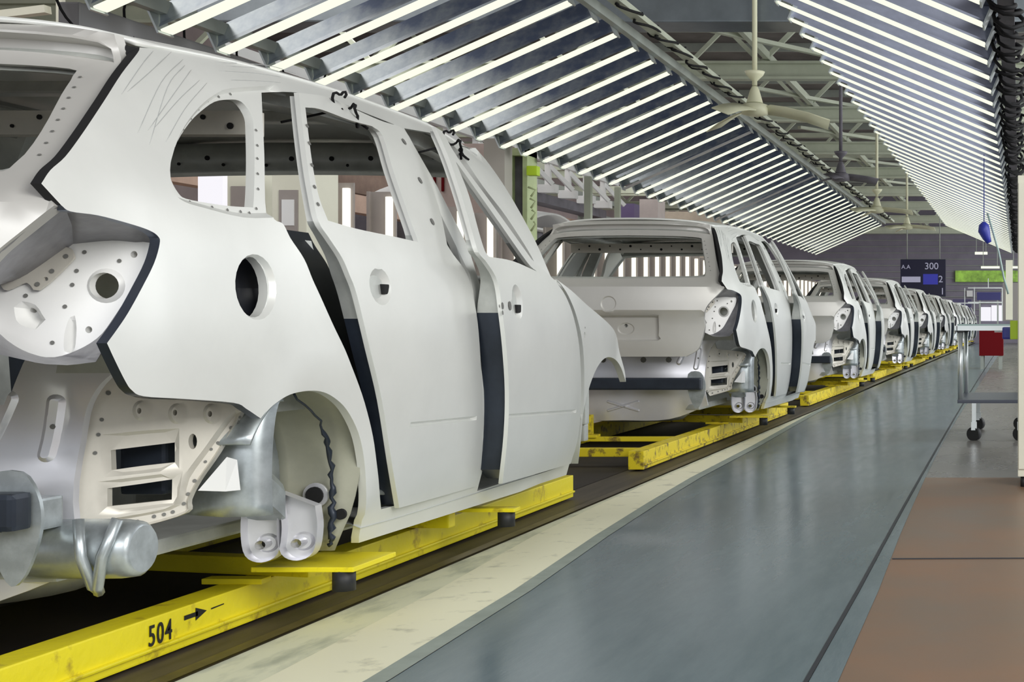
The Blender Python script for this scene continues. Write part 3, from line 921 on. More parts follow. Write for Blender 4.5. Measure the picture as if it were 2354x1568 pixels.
# --- bumper beam with end plates
mb = MB(ORG)
mb.box((CX - 0.56, 2.90, 0.415), (CX + 0.56, 2.96, 0.495))
mb.build('bumper_beam', M_NAVY, CAR, bevel=0.012)
for s in (1, -1):
    mb = MB(ORG)
    out = [(0.50, 0.30), (0.46, 0.40), (0.46, 0.52), (0.53, 0.535), (0.565, 0.49), (0.575, 0.43), (0.56, 0.36), (0.53, 0.30)]
    panel('beam_bracket', smooth(out, True, 3), [circ(0.487, 0.44, 0.016, 0.035, 14)], lambda x, z: (CX + x, 2.965, z), (0, 0.01, 0), M_ZINC, CAR, ORG, step=0.05, mirror=None if s > 0 else CX)
    mb.box((CX + s * 0.47, 2.97, 0.40), (CX + s * 0.53, 3.10, 0.47)); mb.build('beam_arm', M_ZINC, CAR, bevel=0.006)
# spare wheel well hanging under the tail
mb = MB(ORG); rows = []
for k in range(25):
    a = 2 * math.pi * k / 24
    rows.append([(CX + rr * math.cos(a), 3.48 + rr * 0.95 * math.sin(a), z) for rr, z in ((0.36, 0.30), (0.34, 0.22), (0.30, 0.185), (0.0, 0.18))])
mb.grid(rows); mb.build('spare_wheel_well', M_INNER, CAR)

# --- wheel houses: dome seen through the arch
def dome(yc, zc, ry, rz, w_out, w_in, zb, front, rear):
    """front = material of the wall seen through the arch, rear = material of inner wall and back half"""
    for s in (1, -1):
        def P(t, q, a):
            return (CX + s * (w_out + (w_in - w_out) * t), yc + ry * q * math.cos(a), zc + rz * q * math.sin(a))
        pf = [(-0.25, 1.03), (0.25, 1.0), (0.55, 0.985), (0.80, 0.95), (0.90, 0.90)]
        mb = MB(ORG); rows = []
        for k in range(18):
            a = math.radians(78) * k / 17
            tt = -0.22 * sstep(0.3, 0.7, a)
            row = [P(max(t, tt), q, a) for t, q in pf]
            x0_, y0_, z0_ = P(0, 1.02, a)
            row[0] = (CX + s * (W(y0_, z0_) - 0.012), y0_, z0_)
            rows.append(row)
        ext = []
        for zz in (zb, zb + 0.05, zb + 0.1, zb + 0.15):
            r_ = [(p[0], p[1], zz) for p in rows[0]]
            r_[0] = (CX + s * (W(r_[0][1], zz) - 0.012), r_[0][1], zz); ext.append(r_)
        mb.grid(ext + rows)
        mb.build('wheel_house', front, CAR, solid=0.006)
        mb = MB(ORG); rows = []
        for k in range(15):
            a = math.radians(78 + 72 * k / 14)
            row = [P(t, q, a) for t, q in pf]
            row[0] = P(0, 1.0, a); row[0] = (CX + s * (W(row[0][1], row[0][2]) - 0.03), row[0][1], row[0][2])
            rows.append(row)
        mb.grid(rows)
        rows = []
        for k in range(29):
            a = math.radians(150) * k / 28
            rows.append([P(0.90, 0.90, a), P(0.98, 0.82, a), P(1.0, 0.7, a), P(1.0, 0.35, a), P(1.0, 0.0, a)])
        mb.grid([[(p[0], p[1], 0.36) for p in rows[0]]] + rows)
        mb.build('inner_wheel_arch', rear, CAR, solid=0.006)


dome(3.600, 0.42, 0.260, 0.275, 0.800, 0.60, 0.222, M_WELL, M_ZINC)
for s in (1, -1):
    mb = MB(ORG); rows = []
    for k in range(21):
        a = math.radians(180 * k / 20)
        rows.append([(CX + s * w, 6.22 + 0.34 * q * math.cos(a), 0.42 + 0.30 * q * math.sin(a)) for w, q in ((0.60, 1.0), (0.48, 0.97), (0.44, 0.8), (0.44, 0.0))])
    mb.grid(rows); mb.build('front_wheel_house', M_ZINC, CAR, solid=0.006)
# weld seam, sealant blobs, plate and holes inside the rear wheel house
for s in (1, -1):
    mb = MB(ORG)
    pts = [(0.785, 3.60, 0.67), (0.783, 3.75, 0.59), (0.775, 3.80, 0.53), (0.768, 3.835, 0.46), (0.764, 3.845, 0.40), (0.766, 3.848, 0.33), (0.762, 3.848, 0.26), (0.755, 3.848, 0.235)]
    P2 = []
    for i in range(len(pts) - 1):
        for k in range(5):
            t = k / 5; P2.append([pts[i][j] * (1 - t) + pts[i + 1][j] * t for j in range(3)])
    rad = [(0.003 if i < 8 else 0.004 + 0.008 * random.random()) for i in range(len(P2))]
    mb.tube([(CX + s * p[0] + random.uniform(-.006, .006), p[1] - 0.012, p[2]) for p in P2], rad, 8)
    mb.build('weld_bead', M_SPOT if False else M_NAVY, CAR)
    mb = MB(ORG)
    mb.cyl((CX + s * 0.718, 3.834, 0.378), (CX + s * 0.718, 3.846, 0.378), 0.034, 20)
    mb.build('locating_boss', M_REAR, CAR)
    mb = MB(ORG)
    mb.cyl((CX + s * 0.718, 3.828, 0.378), (CX + s * 0.718, 3.835, 0.378), 0.024, 18); mb.build('drain_hole', M_HOLE, CAR)
    mb = MB(ORG); mb.cyl((CX + s * 0.785, 3.838, 0.325), (CX + s * 0.785, 3.848, 0.325), 0.015, 18); mb.build('drain_hole', M_HOLE, CAR)
    # liner seen outside the arch: convex pressed side member
    mb = MB(ORG); rows = []
    for k in range(14):
        a = math.radians(100 - 130 * k / 13)
        rows.append([(CX + s * w, 3.43 + dy + 0.16 * (1 - math.cos(a)) * 0.3, 0.47 + 0.19 * math.sin(a)) for w, dy in ((0.80, 0.03), (0.76, 0.0), (0.70, -0.01), (0.62, 0.02), (0.55, 0.05))])
    mb.grid(rows); mb.build('wheel_arch_liner', M_ZINC, CAR, solid=0.006)
    # curved side member with flanges
    mb = MB(ORG); rows = []
    for k in range(17):
        t = k / 16
        y = 3.43 + 0.30 * t
        z = 0.485 - 0.03 * t - 0.085 * t ** 2.2
        rows.append([(CX + s * 0.60, y, z + 0.050), (CX + s * 0.61, y, z + 0.052), (CX + s * 0.685, y, z + 0.05), (CX + s * 0.695, y - 0.006, z + 0.03), (CX + s * 0.695, y - 0.006, z - 0.04), (CX + s * 0.68, y, z - 0.046), (CX + s * 0.58, y, z - 0.046)])
    mb.grid(rows, smooth=False); mb.build('side_member', M_ZINC, CAR)
    # two u shaped suspension brackets
    for (x, y) in ((0.640, 3.74), (0.720, 3.77)):
        mb = MB(ORG)
        outl = smooth([(x - 0.04, 0.40, 1), (x - 0.045, 0.30), (x - 0.035, 0.235), (x, 0.215), (x + 0.035, 0.235), (x + 0.045, 0.30), (x + 0.04, 0.36, 1)], True, 4)
        panel('suspension_bracket', outl, [circ(x, 0.262, 0.012, 0.012, 12)], lambda u, v, y=y: (CX + u, y + (u - x) * 0.4, v), (0, -0.035, 0), M_REAR, CAR, ORG, step=0.04, stamps=[(circ(x, 0.262, 0.026, 0.026, 16), 0.006, 0.006)],
              mirror=None if s > 0 else CX)
# white triangular gusset
mb = MB(ORG)
a, b, c = E(510, 1060, 3.36), E(455, 1128, 3.34), E(518, 1130, 3.38)
d4 = E(480, 1045, 3.42)
mb.add([a + Vector((.012, 0, 0.01)), b, c, a + Vector((0.02, .03, 0)), b + Vector((0.02, .03, 0)), c + Vector((0.02, .03, 0))], [(0, 1, 2), (3, 5, 4), (0, 3, 4, 1), (1, 4, 5, 2), (2, 5, 3, 0)])
mb.build('gusset', M_WHT, CAR)

MK = [[(353, 116), (325, 150), (279, 217)], [(394, 119), (345, 165), (292, 211)], [(421, 136), (370, 190), (316, 306)], [(425, 150), (385, 200), (343, 333)], [(459, 184), (410, 230), (353, 296)], [(476, 190), (425, 250), (381, 326)], [(440, 160), (400, 215), (340, 300)],
      [(493, 143), (612, 150), (680, 170)], [(503, 163), (580, 168), (646, 177)], [(530, 184), (590, 186), (646, 190)], [(520, 152), (600, 158), (690, 182)],
      [(607, 912), (655, 864), (715, 842)], [(622, 916), (674, 879), (722, 857)], [(600, 900), (640, 862), (690, 838)]]
M_MARK = mat('polish_mark', (0.42, 0.43, 0.43), 0.5)
for q in MK:
    mb = MB(ORG); pts = SS([(p[0], p[1]) for p in q], n=5)
    mb.tube([(CX + W(y, z) + 0.0002, y, z) for y, z in pts], [0.0002] + [0.0009] * (len(pts) - 2) + [0.0002], 5)
    if all(v.x > 0 for v in mb.v): mb.build('polish_mark', M_MARK, CAR)

# ---- copies of the car along the line (before the extras only the nearest one shows)
for k in range(1, 9):
    c = copy_tree(CAR)
    c.location = (CX, ORG[1] + PITCH * k, ORG[2])
    c['label'] = CAR_LABEL[k]
# silencer only under the nearest body
mb = MB(ORG)
xs = [-0.69, -0.67, -0.60, 0.60, 0.65, 0.68, 0.69]
rs = [0.05, 0.06, 0.067, 0.067, 0.066, 0.062, 0.052]
mb.tube([(CX + x, 3.13, 0.345) for x in xs], rs, 24)
mb.build('silencer', M_ZINC, CAR)
mb = MB(ORG)
mb.tube([(CX + 0.59, 3.06, 0.42), (CX + 0.605, 3.045, 0.34), (CX + 0.615, 3.07, 0.27), (CX + 0.60, 3.10, 0.262)], 0.012, 8)
mb.tube([(CX + 0.67, 3.07, 0.42), (CX + 0.645, 3.055, 0.34), (CX + 0.625, 3.07, 0.27), (CX + 0.615, 3.09, 0.255)], 0.012, 8)
mb.build('silencer_hanger', M_ZINC, CAR)

# black wire hooks holding the doors of the nearest body
def hook(y, label):
    z = 1.5; x = CX + W(y, z) + 0.035
    pts = []
    for k in range(46):
        t = k / 45; a = t * 5.2 * math.pi
        r = 0.022 + 0.01 * math.sin(3 * a)
        pts.append((x + 0.02 * math.cos(a * 0.7), y - 0.10 + 0.20 * t + r * math.cos(a), z + 0.01 - 0.06 * t + r * math.sin(a)))
    mb = MB(); mb.tube(pts, 0.0042, 6)
    mb.tube([(x, y - 0.05, z - 0.02), (x - 0.10, y - 0.2, z - 0.08)], 0.004, 6)
    return thing('wire_hook', mb, M_CABLE, label, 'wire hook')


hook(4.13, 'coiled black wire hook on top of the rear door frame of the largest body')
hook(4.93, 'coiled black wire hook on top of the front door frame of the largest body')

# ---------------------------------------------------------------- skillets (yellow carriers)
SK0 = 1.75; SKL = 5.0
SKO = (CX, SK0 + SKL / 2, 0)


def skillet(worn):
    m = M_YELW if worn else M_YEL
    root = empty('conveyor_carrier', SKO)
    for s in (1, -1):
        mb = MB(SKO)
        xo = CX + s * 0.494; xi = CX + s * 0.404
        mb.box((min(xo, xi), SK0, 0.012), (max(xo, xi), SK0 + SKL, 0.118))
        mb.box((min(xo, xo + s * 0.012), SK0 + .01, 0.035), (max(xo, xo + s * 0.012), SK0 + SKL - .01, 0.045))
        mb.build('rail', m, root, bevel=0.008)
    for y in (SK0 + 0.30, SK0 + SKL - 0.2):
        mb = MB(SKO); mb.box((CX - 0.404, y - 0.035, 0.06), (CX + 0.404, y + 0.035, 0.11)); mb.build('crossbeam', m, root, bevel=0.006)
    # posts up to the body floor
    for (x, y) in ((-0.22, SK0 + 1.2), (-0.22, SK0 + 4.3)):
        mb = MB(SKO); mb.box((CX + x - 0.05, y - 0.03, 0.12), (CX + x + 0.05, y + 0.03, 0.25)); mb.box((CX + x - 0.09, y - 0.05, 0.10), (CX + x + 0.09, y + 0.05, 0.12))
        mb.build('support_post', m, root, bevel=0.004)
        mb = MB(SKO); mb.box((CX - 0.404, y - 0.03, 0.075), (CX + 0.404, y + 0.03, 0.105)); mb.build('crossbeam', m, root, bevel=0.004)
    # cross beams carrying the lifting pads, both ends
    for (yl, yr, yp) in ((SK0 + 2.55, SK0 + 2.28, SK0 + 2.08), (SK0 + 3.25, SK0 + 3.25, SK0 + 3.29)):
        mb = MB(SKO)
        mb.bar((CX - 0.62, yl, 0.146), (CX + 0.62, yr, 0.146), 0.06, 0.052)
        mb.build('lifting_beam', m, root, bevel=0.006)
        for s in (1, -1):
            yy = yp if s > 0 else yl
            mb = MB(SKO)
            mb.box((min(CX + s * 0.56, CX + s * 0.84), yy - 0.03, 0.172), (max(CX + s * 0.56, CX + s * 0.84), max(yr, yy) + 0.03, 0.186))
            mb.build('bracket', m, root, bevel=0.003)
            mb = MB(SKO); mb.cyl((CX + s * 0.80, yy, 0.118), (CX + s * 0.80, yy, 0.173), 0.030, 20)
            mb.build('rubber_pad', M_RUB, root)
    mb = MB(SKO); mb.box((CX + 0.36, SK0 + 2.16, 0.118), (CX + 0.53, SK0 + 2.21, 0.134)); mb.build('stop_plate', m, root, bevel=0.003)
    return root


sk = skillet(False)
tag(sk, 'yellow steel carrier with number and arrow on its rail, under the largest body', 'conveyor carrier', 'yellow carriers on the line')
sk2 = skillet(True)
SKN = ['second', 'third', 'fourth', 'fifth', 'sixth', 'seventh', 'eighth', 'ninth']
for k in range(1, 9):
    c = sk2 if k == 1 else copy_tree(sk2)
    c.location = (CX, SKO[1] + PITCH * k, 0)
    tag(c, 'scuffed yellow steel carrier under the %s car body of the line' % SKN[k - 1], 'conveyor carrier', 'yellow carriers on the line')

# number and arrow on the near rail
XR = CX + 0.494 + 0.0015
mb = MB(SKO)
ay, az = 3.605, 0.088
mb.add([(XR, ay, az - .006), (XR, ay + .06, az - .006), (XR, ay + .06, az + .006), (XR, ay, az + .006)], [(0, 1, 2, 3)])
mb.add([(XR, ay + .05, az - .017), (XR, ay + .10, az), (XR, ay + .05, az + .017)], [(0, 1, 2)])
mb.add([(XR, ay + .12, az - .002), (XR, ay + .18, az + .0), (XR, ay + .18, az + .003), (XR, ay + .12, az + .002)], [(0, 1, 2, 3)])
mb.build('arrow', M_INK, sk)

def text_mesh(name, body, size, ext, m, parent, loc, rot, scale=(1, 1, 1), space=1.0, off=0.0):
    cu = bpy.data.curves.new(name, 'FONT'); cu.body = body; cu.size = size; cu.extrude = ext; cu.space_character = space; cu.offset = off
    t = bpy.data.objects.new(name + '_src', cu)
    COL.objects.link(t)
    bpy.context.view_layer.update()
    me = bpy.data.meshes.new_from_object(t.evaluated_get(bpy.context.evaluated_depsgraph_get()))
    bpy.data.objects.remove(t)
    me.name = name; me.materials.clear(); me.materials.append(m)
    o = bpy.data.objects.new(name, me); link(o, parent)
    o.location = loc; o.rotation_euler = rot; o.scale = scale
    return o


text_mesh('number', '504', 0.074, 0.0006, M_INK, sk, Vector((XR + 0.001, 3.455, 0.048)) - Vector(SKO), (math.pi / 2, 0, math.pi / 2), (0.80, 1.0, 1.0), 1.15, 0.0006)

# ---------------------------------------------------------------- floor
def strip(name, edge_l, edge_r, z, m, label=None):
    """edge lists of (y, x)"""
    mb = MB(); rows = []
    for (ya, xa), (yb, xb) in zip(edge_l, edge_r):
        rows.append([(xa, ya, z), (xb, yb, z)])
    mb.grid(rows, smooth=False)
    return struct(name, mb, m, label)


M_FL = mat('concrete_floor', (0.40, 0.31, 0.26), 0.45, noise=0.3, nscale=2.0, rnoise=0.15)
M_BED = mat('conveyor_bed', (0.085, 0.07, 0.052), 0.55, noise=0.5, nscale=2.5, stretch=(6, 0.4, 1))
M_PIT = mat('conveyor_pit', (0.02, 0.014, 0.010), 0.7, noise=0.4, nscale=4)
M_PALE = mat('pale_worn_floor', (0.84, 0.85, 0.64), 0.5, col2=(0.52, 0.55, 0.43), nscale=5, thr=(0.32, 0.52), rnoise=0.1, stretch=(2, 0.6, 1))
M_PALE2 = mat('pale_paint_line', (0.97, 0.95, 0.72), 0.45, col2=(0.66, 0.65, 0.5), nscale=9, thr=(0.30, 0.42))
M_BLUEF = mat('blue_grey_floor', (0.175, 0.235, 0.265), 0.20, col2=(0.135, 0.19, 0.22), nscale=3, rnoise=0.08, bump=0.02, bscale=60, stretch=(3, 0.5, 1))
M_LINE = mat('floor_joint', (0.03, 0.035, 0.045), 0.5)
M_TEALL = mat('grey_teal_line', (0.36, 0.42, 0.38), 0.45, noise=0.2, nscale=8)
M_BROWN = mat('brown_floor', (0.30, 0.17, 0.10), 0.4, col2=(0.20, 0.14, 0.095), nscale=1.4, thr=(0.3, 0.7), rnoise=0.1)
YF = [-3, 2.0, 3.3, 4.4, 5.55, 6.6, 7.66, 9.6, 12.5, 15.8, 22, 30.9, 45, 62]
xblue = [(-3, -1.494), (3.3, -1.494), (5.55, -1.639), (7.66, -1.755), (9.6, -1.80), (12.5, -1.90), (15.8, -1.99), (30.9, -2.05), (62, -2.08)]
xdark = [(-3, -0.50), (3.3, -0.511), (6.7, -0.546), (13.3, -0.60), (20, -0.64), (62, -0.8)]
xbrn = [(-3, -0.42), (3.3, -0.43), (6.0, -0.49), (9.5, -0.545), (12, -0.56), (62, -0.6)]
gx = lambda tab: [(y, lerp_tab(tab, y)) for y in YF]
sh = lambda L, d: [(y, x + d) for y, x in L]
con = lambda v: [(y, v) for y in YF]
mb = MB(); mb.box((-16, -6, -0.2), (9, 64, -0.004)); struct('floor', mb, M_FL, 'dull concrete factory floor')
strip('floor_conveyor_bed', con(-3.22), con(-2.0), 0.001, M_BED, 'brown steel conveyor bed under the carriers')
strip('floor_conveyor_pit', con(-3.05), con(-2.28), 0.003, M_PIT, 'dark slot between the carrier rails')
strip('floor_conveyor_lip', con(-2.04), con(-1.998), 0.012, mat('steel_lip', (0.16, 0.13, 0.09), 0.4, 0.5, noise=0.4, nscale=9), 'steel edge of the conveyor bed')
PE = [(y, min(-1.97, -1.999)) for y in YF]
strip('floor_pale', con(-1.999), sh(gx(xblue), -0.02), 0.004, M_PALE, 'pale worn strip of floor beside the conveyor')
lin = [(y, max(-1.97, x - 0.30)) for y, x in gx(xblue)]
strip('floor_pale_line', [(y, x) for y, x in lin], sh(gx(xblue), -0.055), 0.006, M_PALE2, 'cream painted line beside the walkway')
strip('floor_teal_line', sh(gx(xblue), -0.055), sh(gx(xblue), 0.0), 0.0075, M_TEALL, 'grey green border of the walkway')
strip('floor_walkway', gx(xblue), gx(xdark), 0.006, M_BLUEF, 'glossy blue grey walkway')
strip('floor_joint', gx(xdark), sh(gx(xdark), 0.012), 0.008, M_LINE, 'dark joint along the walkway')
strip('floor_walkway_border', sh(gx(xdark), 0.012), gx(xbrn), 0.006, M_BLUEF, 'narrow blue grey border beyond the joint')
EB = [(y, 3.0) for y in YF]
strip('floor_brown', gx(xbrn)[:7], EB[:7], 0.005, M_BROWN, 'worn brown floor beside the walkway')
strip('floor_grey', gx(xbrn)[6:], EB[6:], 0.005, mat('grey_floor', (0.24, 0.23, 0.215), 0.28, noise=0.2, nscale=2, rnoise=0.1), 'grey shiny floor behind the cart')
mb = MB(); mb.bar((-0.46, 5.0, 0.007), (1.2, 5.05, 0.007), 0.008, 0.003); struct('floor_crack', mb, M_LINE, 'fine joint across the brown floor')

# ---------------------------------------------------------------- light canopies over the line
def make_fixture(lo, hi, mtube, refl_h, name='strip_light', rm=None, tw_=0.115, th_=0.014):
    """sloping fluorescent strip with a tall reflector sheet; lo/hi are the ends"""
    lo = Vector(lo); hi = Vector(hi); c = (lo + hi) / 2
    root = empty(name, c)
    t = (hi - lo).normalized()
    n = Vector((-t.z, 0, t.x))
    if n.z < 0: n = -n
    mb = MB(c)
    mb.bar(lo, hi, tw_, th_, up=n)
    tb = mb.build('tube', mtube, root, bevel=0.006)
    mb = MB(c)
    y = 0.03
    a, b = lo + n * 0.02, hi + n * 0.02
    vs = [a + Vector((0, -0.062, 0)), b + Vector((0, -0.062, 0)), b + Vector((0, -0.02, 0)) + n * 0.04, a + Vector((0, -0.02, 0)) + n * 0.04,
          b + Vector((0, 0.06, 0)) + n * refl_h, a + Vector((0, 0.06, 0)) + n * refl_h]
    vs += [v + Vector((0, 0.01, 0.004)) for v in vs]
    mb.add(vs, [(0, 1, 2, 3), (3, 2, 4, 5), (6, 9, 8, 7), (9, 11, 10, 8), (0, 3, 9, 6), (3, 5, 11, 9), (1, 7, 8, 2), (2, 8, 10, 4), (5, 4, 10, 11), (0, 6, 7, 1)])
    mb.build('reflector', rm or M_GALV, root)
    for e, sg in ((lo, -1), (hi, 1)):
        mb = MB(c)
        q = e + t * (0.012 * sg)
        mb.bar(q - n * 0.015, q + n * (refl_h * 0.8), 0.15, 0.012, up=t)
        mb.build('end_cap', M_ALU, root)
    return root


YL = 7.10; DY = 0.6
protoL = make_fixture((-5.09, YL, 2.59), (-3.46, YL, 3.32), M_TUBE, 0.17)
G_L = 'sloping strip lights over the far flank of the car line'
G_R = 'sloping strip lights over the walkway flank of the car line'
for i in range(47):
    o = protoL if i == 0 else copy_tree(protoL)
    o.location.y = YL + DY * i
    tag(o, 'lit strip light with galvanised reflector, sloping, in the row left of the roof opening', 'strip light', G_L)
    if i in (18, 27):
        del o['group']
        o['label'] = 'unlit grey strip light, the nearer dead one in the left sloping row' if i == 18 else 'unlit grey strip light, the farther dead one in the left sloping row'
        for ch in o.children:
            if ch.name.startswith('tube'):
                ch.data = ch.data.copy(); ch.data.materials[0] = M_OFF
protoR = make_fixture((-0.223, YL, 2.634), (-1.857, YL, 3.32), M_TUBE, 0.15, rm=mat('galvanised_blue', (0.62, 0.67, 0.86), 0.38, 0.25, noise=0.4, nscale=1.6, rnoise=0.1))
for i in range(47):
    o = protoR if i == 0 else copy_tree(protoR)
    o.location.y = YL + DY * i
    tag(o, 'lit strip light with bluish reflector, sloping, in the row right of the roof opening', 'strip light', G_R)
# vertical lamps low at the far flank
protoV = empty('upright_light', (-5.0, 10.0, 0.55))
mb = MB((-5.0, 10.0, 0.55)); mb.box((-5.025, 9.965, 0.60), (-4.975, 10.0, 1.86)); mb.build('tube', M_TUBEW, protoV, bevel=0.008)
mb = MB((-5.0, 10.0, 0.55)); mb.box((-5.15, 10.0, 0.55), (-4.955, 10.02, 1.90)); mb.box((-5.17, 9.96, 0.55), (-5.15, 10.02, 1.90)); mb.build('reflector', M_TAUPE, protoV)
mb = MB((-5.0, 10.0, 0.55)); mb.box((-5.06, 9.99, 0.0), (-5.02, 10.03, 0.56)); mb.build('stand', M_TRUSSG, protoV)
k = 0; yv = 10.35
while yv < 36:
    if 14.3 < yv < 15.05: yv += 0.58; continue
    o = protoV if k == 0 else copy_tree(protoV)
    o.location.y = yv
    tag(o, 'upright fluorescent lamp in the row standing along the far flank of the car line', 'upright light', 'upright lamps along the far flank')
    yv += 0.7 if yv < 14 else 0.58; k += 1

# carrying rails of the canopies
def rail(name, x, z, y0_, y1_, w, h, m, label, cat='support rail'):
    mb = MB(); mb.box((x - w / 2, y0_, z - h / 2), (x + w / 2, y1_, z + h / 2))
    return thing(name, mb, m, label, cat)


rail('support_rail', -3.44, 3.42, 6.9, 35.3, 0.06, 0.08, M_TRUSSG, 'steel rail along the top ends of the left sloping lights')
rail('support_rail', -5.12, 2.74, 6.9, 35.3, 0.06, 0.08, M_TRUSSG, 'steel rail along the low ends of the left sloping lights')
rail('support_rail', -1.87, 3.46, 6.9, 35.4, 0.06, 0.08, M_TRUSSG, 'steel rail along the top ends of the right sloping lights')
rail('support_rail', -0.20, 2.79, 6.9, 35.4, 0.06, 0.08, M_GALVD, 'steel rail along the low ends of the right sloping lights')
rail('cable_tray', -3.30, 3.50, 6.9, 36, 0.10, 0.05, M_TRUSS, 'cream cable tray beside the roof opening, left', 'cable tray')
rail('cable_tray', -0.085, 2.78, 6.0, 35.4, 0.10, 0.08, M_MACH, 'grey tray holding the tangle of looped black cables', 'cable tray')


def loom(name, x, z, y0_, y1_, rad, stp, label, r=0.008, seed=1, th=6):
    rnd = random.Random(seed); pts = []; y = y0_
    n = int((y1_ - y0_) / stp * 10)
    ph = 0
    for i in range(n):
        t = i / n; yy = y0_ + (y1_ - y0_) * t
        ph += 2 * math.pi / 10 * rnd.uniform(0.8, 1.2)
        rr = rad * (0.75 + 0.25 * math.sin(i * 0.37 + seed))
        pts.append((x + rr * math.cos(ph), yy + 0.3 * stp * math.sin(ph), z + rr * 0.9 * math.sin(ph)))
    mb = MB(); mb.tube(pts, r, th)
    return thing(name, mb, M_CABLE, label, 'cable')


loom('cable', -3.27, 3.47, 6.9, 35, 0.055, 0.62, 'thin looped black cable running along the top of the left sloping lights', 0.012, 3)
loom('cable', -3.33, 3.52, 12, 35, 0.07, 0.5, 'second looped black cable tangled round the cream tray', 0.009, 9)
loom('cable', -0.085, 2.74, 6.2, 35, 0.11, 0.42, 'thick looped black cable hanging under the grey tray by the cream cabinet', 0.014, 5)
loom('cable', -0.06, 2.72, 6.2, 35, 0.13, 0.55, 'widest loops of black cable under the grey tray by the cream cabinet', 0.013, 15)
for i in range(9):
    y = 7.7 + 0.6 * i
    p = Vector((-5.14, y, 2.66)); pts = [p + Vector((-0.10 - 0.14 * math.sin(t * math.pi), 0.12 * t, 0.16 - 0.30 * t + 0.05 * math.sin(5 * t))) for t in [q / 12 for q in range(13)]]
    mb = MB(); mb.tube(pts, 0.008, 6)
    thing('cable', mb, M_CABLE, 'short black lead looping from the low end of a left sloping light', 'cable', 'black leads at the low ends of the left lights')

# ---------------------------------------------------------------- roof structure
mb = MB(); mb.box((-16, -6, 6.9), (9, 64, 7.0)); struct('ceiling', mb, M_ROOF, 'dark sheet roof')
mb = MB()
for y in range(4, 62, 2):
    mb.box((-16, y - 0.03, 6.72), (9, y + 0.03, 6.9))
thing('roof_purlin', mb, M_TRUSSG, 'grey green purlins under the dark roof sheets', 'roof purlins')
bpy.context.view_layer.update()


def truss(y, first=None):
    if first:
        o = copy_tree(first); o.location.y = y; return o
    o = empty('roof_truss', (-3, y, 4.7))
    org = (-3, y, 4.7)
    mb = MB(org); mb.box((-14, y - 0.10, 4.62), (8, y + 0.10, 4.66)).box((-14, y - 0.015, 4.66), (8, y + 0.015, 4.86)).box((-14, y - 0.10, 4.86), (8, y + 0.10, 4.90)); mb.build('bottom_chord', M_TRUSS, o)
    mb = MB(org); mb.box((-14, y - 0.07, 6.35), (8, y + 0.07, 6.47)); mb.build('top_chord', M_TRUSS, o)
    for x in range(-13, 8, 3):
        for sg in (-1, 1):
            mb = MB(org); mb.bar((x, y, 4.88), (x + 1.5 * sg, y, 6.4), 0.07, 0.07); mb.build('brace', M_TRUSS, o)
    return o


tr = None
NT = ['nearest', 'second', 'third', 'fourth', 'fifth', 'sixth', 'seventh', 'eighth', 'ninth', 'tenth']
for i, y in enumerate((17.5, 21.5, 26, 31, 36, 41, 46, 52, 58)):
    t_ = truss(y, tr)
    if tr is None: tr = t_
    tag(t_, 'pale green roof truss above the line, %s of the row' % NT[i], 'roof truss', 'roof trusses')
# lengthwise girders with wind braces
for (x, z, n) in ((-3.9, 4.98, 'left'), (-2.2, 5.2, 'centre'), (-0.4, 4.98, 'right')):
    mb = MB(); mb.box((x - 0.04, 12, z - 0.06), (x + 0.04, 61, z + 0.06))
    thing('roof_girder', mb, M_TRUSS, {'left': 'pale lengthwise girder above the left lights', 'centre': 'pale lengthwise girder above the roof opening', 'right': 'pale lengthwise girder above the right lights'}[n], 'girder')
for i, y in enumerate((14, 19, 24.2, 29, 34, 39)):
    mb = MB(); mb.bar((-4.6, y, 4.95), (-1.6, y + 4.4, 5.0), 0.09, 0.06); mb.bar((-1.0, y, 4.95), (-3.9, y + 4.4, 5.0), 0.07, 0.05)
    thing('wind_brace', mb, M_TRUSS, 'pale crossed bracing under the roof, %s pair of the row' % NT[i], 'brace', 'crossed wind braces')
# duct across the top of picture
mb = MB(); mb.box((-9, 15.2, 4.15), (6, 15.75, 4.45))
thing('air_duct', mb, mat('duct_steel', (0.22, 0.25, 0.27), 0.35, 0.7, noise=0.2, nscale=3), 'dark metal duct crossing above the lights', 'duct', bevel=0.02)

# fans
def fan(x, y, z, R_, rot, label, m, droop=0.10):
    o = empty('ceiling_fan', (x, y, z), label, 'ceiling fan', 'ceiling fans above the line')
    org = (x, y, z)
    mb = MB(org); mb.cyl((x, y, z + 0.25), (x, y, 6.9), 0.028, 12); mb.build('rod', m, o)
    mb = MB(org); mb.tube([(x, y, z + 0.40), (x, y, z + 0.36), (x, y, z + 0.30), (x, y, z + 0.29)], [0.11, 0.09, 0.03, 0.02], 16)
    mb.tube([(x, y, z + 0.24), (x, y, z + 0.20), (x, y, z + 0.08), (x, y, z + 0.06)], [0.03, 0.05, 0.085, 0.09], 16); mb.build('canopy_cup', m, o)
    mb = MB(org); mb.tube([(x, y, z + 0.06), (x, y, z + 0.04), (x, y, z - 0.06), (x, y, z - 0.08)], [0.08, 0.14, 0.14, 0.06], 20); mb.build('hub', m, o)
    for k in range(3):
        a = rot + k * 2 * math.pi / 3; u = Vector((math.cos(a), math.sin(a), 0)); v = Vector((-u.y, u.x, 0))
        rows = []
        for t in (0.10, 0.2, 0.4, 0.7, 1.0):
            p = Vector((x, y, z)) + u * (R_ * t) + Vector((0, 0, -droop * t * t * R_))
            w = 0.04 if t < 0.15 else 0.095
            rows.append([p - v * w + Vector((0, 0, 0.4 * w)), p + v * w - Vector((0, 0, 0.4 * w))])
        mb = MB(org); mb.grid(rows); mb.build('blade', m, o, solid=0.012)
    return o


